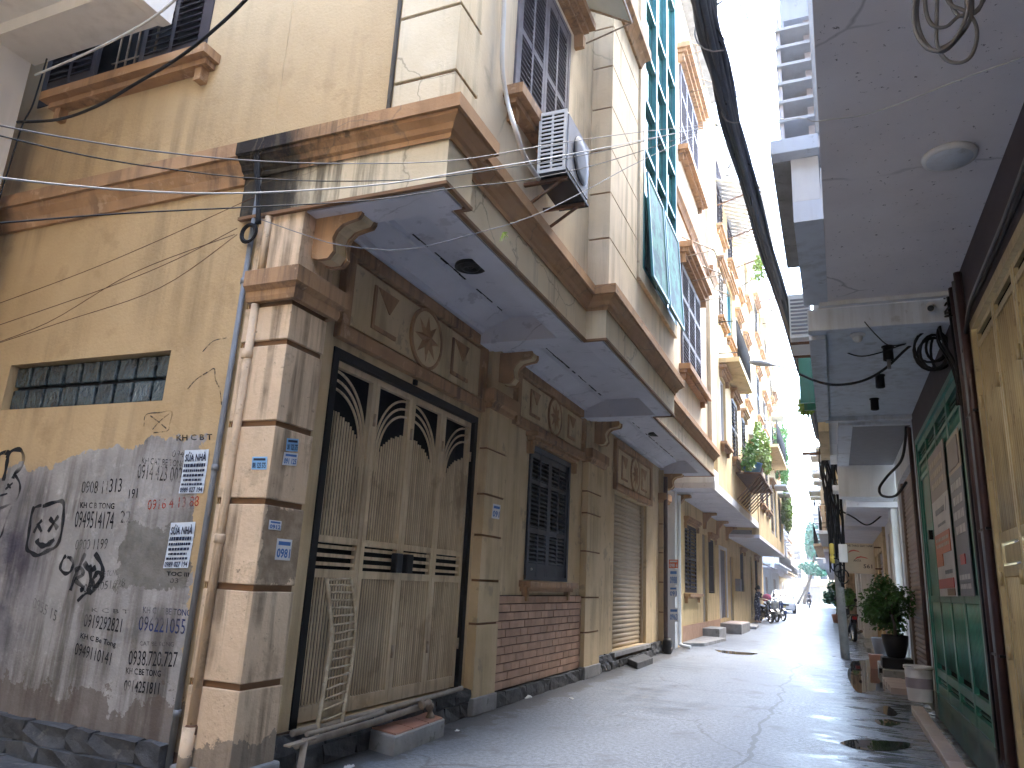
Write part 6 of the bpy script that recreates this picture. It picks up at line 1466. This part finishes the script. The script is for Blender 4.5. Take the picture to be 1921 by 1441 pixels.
# ------------------------------------------------------------ motorbikes, car, people
TY = plain('tyre_rubber', (.015,.015,.016), .8); CH = plain('polished_metal', (.55,.55,.56), .25, 1.0); SE = plain('seat_vinyl', (.02,.02,.022), .45)
def motorbike(loc, rz, bm_, label, group='motorbikes parked along the left wall', scooter=False, cover=None):
    t = thing('motorbike', loc, label, 'motorbike', group, rz)
    L = dict(local=True); R0 = .28
    for x_ in (.62, -.62):
        w_ = obj('wheel', MB().lathe([(R0-.05,-.04),(R0-.01,-.045),(R0,-.02),(R0,.02),(R0-.01,.045),(R0-.05,.04)], (x_,0,R0), 22, 'y', caps=False), TY, t, **L)
        obj('rim', MB().lathe([(R0-.055,-.035),(R0-.04,-.02),(R0-.04,.02),(R0-.055,.035),(R0-.07,.02),(R0-.07,-.02)], (x_,0,R0), 22, 'y', caps=False), CH, w_, **L)
        sp = MB()
        for k in range(5): a = k*1.2566; sp.bar((x_,0,R0), (x_+math.cos(a)*(R0-.06),0,R0+math.sin(a)*(R0-.06)), .035, .02, (0,1,0))
        sp.lathe([(.05,-.05),(.05,.05)], (x_,0,R0), 10, 'y'); obj('spokes', sp, CH, w_, **L)
    bd = MB()
    if scooter:
        bd.prism([(.38,.30),(.46,.42),(.52,.85),(.44,.98),(.38,.86),(.30,.36),(.0,.30),(-.12,.36),(-.20,.66),(-.75,.72),(-.86,.60),(-.80,.42),(-.55,.36),(-.35,.22),(.25,.20)], 'y', -.17, .17)
    else:
        bd.prism([(.40,.55),(.52,.80),(.42,.96),(.34,.84),(.22,.55),(.0,.48),(-.15,.55),(-.30,.70),(-.80,.80),(-.88,.74),(-.70,.58),(-.42,.42),(-.2,.25),(.2,.25)], 'y', -.10, .10)
    obj('body', bd, bm_, t, bevel=.03, **L)
    obj('seat', MB().prism([(.02,.70),(-.28,.74),(-.80,.82),(-.82,.76),(-.30,.66),(-.02,.64)], 'y', -.13, .13), SE, t, bevel=.025, **L)
    obj('fork', MB().tube([(.62,-.07,R0),(.44,-.07,.92)], .022, 8).tube([(.62,.07,R0),(.44,.07,.92)], .022, 8), CH, t, **L)
    obj('front_mudguard', MB().prism([(.62+math.cos(a)*.33,.28+math.sin(a)*.33) for a in (.3,.8,1.3,1.8,2.3)]+[(.62+math.cos(a)*.30,.28+math.sin(a)*.30) for a in (2.3,1.8,1.3,.8,.3)], 'y', -.06, .06), bm_, t, **L)
    obj('handlebar', MB().tube(smooth_path([(.30,-.34,1.02),(.38,-.18,1.05),(.42,0,1.0),(.38,.18,1.05),(.30,.34,1.02)], 4), .015, 8), SE, t, **L)
    obj('headlight', MB().lathe([(.0,.03),(.06,.02),(.075,-.03),(.05,-.08)], (.50,0,.93), 14, 'x'), M['white'], t, **L)
    for s_ in (-1, 1):
        mr = obj('mirror', MB().lathe([(.0,.0),(.05,.005),(.05,.02),(.0,.025)], (.36,s_*.30,1.22), 12, 'x'), SE, t, **L); obj('stalk', MB().tube([(.34,s_*.24,1.04),(.36,s_*.29,1.2)], .007, 5), SE, mr, **L)
    obj('engine', MB().box(-.14,.16,-.11,.11,.22,.42), CH, t, bevel=.03, **L); obj('exhaust', MB().tube([(.1,-.14,.24),(-.3,-.16,.24),(-.85,-.17,.33)], [.02,.035,.045], 10), CH, t, **L)
    obj('tail_light', MB().box(-.90,-.84,-.06,.06,.66,.74), plain('red_lens', (.35,.01,.01), .3), t, **L)
    obj('kickstand', MB().tube([(-.05,.10,.24),(-.02,.26,.01)], .012, 6), SE, t, **L)
    if cover: obj('bag', MB().lathe([(.0,0),(.17,.02),(.20,.16),(.15,.30),(.0,.34)], (.25,0,.92), 12, caps=False), cover, t, **L)
    return t
BLK = plain('black_gloss', (.018,.018,.02), .25); CRM = plain('cream_gloss', (.62,.56,.44), .3); BLU = plain('blue_gloss', (.03,.07,.22), .3); PNK = plain('pink_cloth', (.55,.10,.20), .8)
motorbike((-2.98,36.8,0), R(-62), BLK, 'black motorbike with a bright spoked wheel beside the woman, pink bag on it', cover=PNK)
motorbike((-2.82,38.8,0), R(-66), CRM, 'cream scooter parked behind the black motorbike', scooter=True)
motorbike((-2.72,40.8,0), R(-60), BLU, 'dark blue motorbike parked between the cream scooter and the car')
motorbike((-4.0,74.0,0), R(-50), BLK, 'dark motorbike parked on the left beyond the white car')
motorbike((-4.2,77.0,0), R(-55), BLU, 'blue motorbike parked behind the dark one beyond the car')
motorbike((.35,26.5,0), R(100), BLK, 'black motorbike half hidden behind the utility pole', group='motorbikes on the right side of the lane')
fb_ = motorbike((-2.6,88.0,0), R(-90), BLK, 'distant motorbike being ridden towards the viewpoint', group='motorbikes in the distance')
def person(name, loc, rz, label, joints, mats, split, h=1.58):
    """one skinned body; joints: dict name -> (pos, radius, parent)"""
    names = list(joints); me = bpy.data.meshes.new(name); idx = {n: i for i, n in enumerate(names)}
    me.from_pydata([joints[n][0] for n in names], [(idx[n], idx[joints[n][2]]) for n in names if joints[n][2]], [])
    o = bpy.data.objects.new(name, me); COL.objects.link(o)
    sk = o.modifiers.new('skin', 'SKIN'); sk.use_smooth_shade = True
    for i, n in enumerate(names): me.skin_vertices[0].data[i].radius = joints[n][1] if isinstance(joints[n][1], tuple) else (joints[n][1],)*2
    me.skin_vertices[0].data[0].use_root = True
    o.modifiers.new('sub', 'SUBSURF').levels = 2
    dg = bpy.context.evaluated_depsgraph_get(); m2 = bpy.data.meshes.new_from_object(o.evaluated_get(dg)); o.modifiers.clear(); o.data = m2; bpy.data.meshes.remove(me)
    for mt in mats: m2.materials.append(mt)
    for p in m2.polygons: p.material_index = split(p.center); p.use_smooth = True
    o.location = loc; o.rotation_euler = (0,0,rz); WL[o.name] = Vector((0,0,0)); return tag(o, label, 'person')
SKN = mat('skin', (.50,.31,.21), (.46,.28,.19), 8, .55, bump=0); HAIR = mat('black_hair', (.012,.010,.009), (.02,.016,.013), 30, .45, bump=.3)
gm, t = newmat('navy_dotted_cloth', .85, 0, .2); vo = t.n('TexVoronoi'); vo.inputs['Scale'].default_value = 16; t.l(t.pos(), vo.inputs['Vector']); t.col(t.mix(t.ramp(vo.outputs['Distance'], .26, .30), (.42,.45,.55), (.018,.022,.055))); NAVY = gm
jn = {'pelvis': ((0,0,.84), (.14,.12), None), 'waist': ((.01,0,.98), (.125,.11), 'pelvis'), 'chest': ((.05,0,1.18), (.15,.125), 'waist'), 'neckb': ((.07,0,1.31), (.07,.07), 'chest'), 'neck': ((.085,0,1.36), (.048,.048), 'neckb'),
      'head': ((.10,0,1.44), (.075,.07), 'neck'), 'crown': ((.105,0,1.53), (.07,.068), 'head')}
for s_, n_ in ((1,'l'), (-1,'r')):
    jn.update({n_+'sh': ((.06,s_*.15,1.27), .06, 'chest'), n_+'el': ((.12,s_*.21,1.05), .042, n_+'sh'), n_+'wr': ((.32,s_*.15,1.02), .028, n_+'el'), n_+'palm': ((.39,s_*.13,1.01), (.036,.02), n_+'wr')})
    for k in range(4): jn[n_+'f%d' % k] = ((.44,s_*.13+(k-1.5)*.018,1.0), .009, n_+'palm'); jn[n_+'g%d' % k] = ((.465+.004*(1 if k in (1,2) else -1),s_*.13+(k-1.5)*.02,.975), .008, n_+'f%d' % k)
    jn[n_+'th'] = ((.40,s_*.13-s_*.045,.995), .010, n_+'palm')
    jn.update({n_+'hip': ((0,s_*.085,.80), .105, 'pelvis'), n_+'kn': ((.03+.02*s_,s_*.09,.45), .075, n_+'hip'), n_+'an': ((-.02+.03*s_,s_*.09,.09), .05, n_+'kn'), n_+'toe': ((.12+.03*s_,s_*.10,.035), (.04,.032), n_+'an')})
wo = person('person', (-3.22,35.7,.0), R(-15), 'woman in a navy dotted blouse and trousers standing by the parked motorbikes', jn, [NAVY, SKN, HAIR],
    lambda c: 1 if (c.z > 1.335 or (c.x > .20 and c.z > .9) or c.z < .10) else 0)
hr = MB(); hr.lathe([(.0,.155),(.05,.145),(.085,.09),(.092,.02),(.085,-.03)], (.075,0,1.455), 16, caps=False); hr.lathe([(.0,.06),(.04,.04),(.045,0),(.03,-.05),(.0,-.06)], (-.03,0,1.45), 10, caps=False)
def onperson(o, *a): 
    q = obj(*a, o, local=True); return q
onperson(wo, 'hair', hr, HAIR)
fx = MB(); fx.prism([(.165,1.45),(.205,1.425),(.17,1.415)], 'y', -.012, .012); onperson(wo, 'nose', fx, SKN)
ey = MB()
for s_ in (-1,1): ey.lathe([(.0,.012),(.010,.008),(.0,-.004)], (.165,s_*.032,1.465), 8, 'x', caps=False)
onperson(wo, 'eyes', ey, HAIR); mo = MB(); mo.box(.162,.172,-.022,.022,1.392,1.399); onperson(wo, 'mouth', mo, PNK)
jr = {}
for k_, v_ in jn.items(): jr[k_] = v_
jr = dict(jr)
for s_, n_ in ((1,'l'), (-1,'r')):
    jr[n_+'kn'] = ((.38,s_*.16,.72), .075, n_+'hip'); jr[n_+'an'] = ((.34,s_*.17,.32), .05, n_+'kn'); jr[n_+'toe'] = ((.46,s_*.17,.27), (.04,.032), n_+'an')
DKC = plain('dark_jacket', (.05,.055,.075), .8)
ri = person('person', (-2.6,88.25,.0), R(-90), 'distant rider in dark clothes sitting on a motorbike', jr, [DKC, SKN], lambda c: 1 if c.z > 1.335 or (c.x > .30 and c.z > .9) else 0)
onperson(ri, 'helmet', MB().lathe([(.0,.17),(.07,.15),(.115,.08),(.12,.0),(.10,-.05)], (.085,0,1.45), 16, caps=False), BLU)
# white car
CW_ = plain('white_car_paint', (.72,.73,.74), .2, 0, .6)
car = thing('car', (-3.55,58.5,0), 'white hatchback parked on the left beyond the motorbikes', 'car', rz=R(-86))
def loft(secs):
    mb = MB(); n = len(secs[0][1])
    for x_, s_ in secs: mb.v += [(x_, y_, z_) for y_, z_ in s_]
    for i in range(len(secs)-1):
        for j in range(n): j2 = (j+1) % n; mb.face([i*n+j, i*n+j2, (i+1)*n+j2, (i+1)*n+j], True)
    mb.face(list(range(n))); mb.face([(len(secs)-1)*n+j for j in reversed(range(n))]); return mb
def sec(w_, zb, zs, wt, zt): return [(-w_*.92,zb),(-w_,zb+.15),(-w_,zs-.08),(-w_*.97,zs),(-wt,zt-.05),(-wt*.8,zt),(wt*.8,zt),(wt,zt-.05),(w_*.97,zs),(w_,zs-.08),(w_,zb+.15),(w_*.92,zb)]
obj('body', loft([(2.05,sec(.70,.30,.62,.60,.66)),(1.95,sec(.82,.22,.72,.70,.78)),(1.2,sec(.87,.20,.90,.72,.98)),(.95,sec(.87,.20,.92,.70,1.02)),(.25,sec(.87,.20,.95,.60,1.50)),(-.6,sec(.87,.20,.96,.61,1.55)),(-1.4,sec(.87,.20,.98,.58,1.50)),(-1.9,sec(.85,.22,.95,.62,1.05)),(-2.0,sec(.78,.30,.75,.65,.85))]), CW_, car, local=True)
ws = MB().hexa([(.93,-.64,1.04),(.93,.64,1.04),(.30,.55,1.475),(.30,-.55,1.475),(.95,-.64,1.055),(.95,.64,1.055),(.31,.55,1.495),(.31,-.55,1.495)]); obj('windscreen', ws, M['glassd'], car, local=True)
for s_ in (-1,1):
    for a, b, c_2, d_2 in ((.78,.0,.18,-.0),(-.06,-1.0,-.06,-.95)):
        obj('side_window', MB().poly([(a,s_*.865,.99),(b,s_*.865,1.0),(d_2 if b == 0 else b,s_*.645,1.43),(c_2,s_*.645,1.43)]), M['glassd'], car, local=True)
    obj('headlight', MB().box(1.86,2.0,s_*.50-.16,s_*.50+.16,.62,.74), M['glassd'], car, bevel=.03, local=True)
    obj('fog_light', MB().box(1.97,2.02,s_*.58-.07,s_*.58+.07,.38,.46), M['black'], car, local=True)
    obj('mirror', MB().box(.60,.72,s_*.88,s_*1.05,1.0,1.12), CW_, car, bevel=.03, local=True)
    for x_ in (1.28,-1.28):
        w_ = obj('wheel', MB().lathe([(.0,-.10),(.24,-.10),(.31,-.09),(.32,-.05),(.32,.05),(.31,.09),(.24,.10),(.0,.10)], (x_,s_*.80,.32), 24, 'y', caps=False), TY, car, local=True); obj('rim', MB().lathe([(.0,s_*.105),(.10,s_*.112),(.22,s_*.105)], (x_,s_*.80,.32), 20, 'y', caps=False), CH, w_, local=True)
obj('grille', MB().box(2.0,2.06,-.42,.42,.50,.62), M['black'], car, local=True); obj('number_plate', MB().box(2.06,2.075,-.24,.24,.40,.50), plain('plate_yellow',(.6,.5,.1),.5), car, local=True); obj('lower_intake', MB().box(1.95,2.03,-.5,.5,.26,.36), M['black'], car, local=True)
# ------------------------------------------------------------ hazy air over the lane
hz, t = newmat('hazy_air'); out = t.t.nodes['Material Output']; t.t.nodes.remove(t.b)
vp = t.t.nodes.new('ShaderNodeVolumePrincipled'); vp.inputs['Color'].default_value = (.95,.96,1,1); vp.inputs['Density'].default_value = .0012; vp.inputs['Anisotropy'].default_value = .3
t.t.links.new(vp.outputs[0], out.inputs['Volume'])
obj('haze', MB().box(-45, 45, -25, 245, -1, 19), hz, None, kind='stuff')
# broken kerb slabs at the foot of the side wall
ks = bpy.data.objects.new('kerb', None); COL.objects.link(ks); WL[ks.name] = Vector((0,0,0)); ks['kind'] = 'structure'
for i in range(7):
    piece('slab', stone_mesh(.4, .1, i % 3), (-7.6+i*.62, 3.34+random.uniform(-.03,.03), .03), ks, rot=(0,random.uniform(-.06,.06),R(90)+random.uniform(-.08,.08)), scale=(2.6,1.45,1.0))
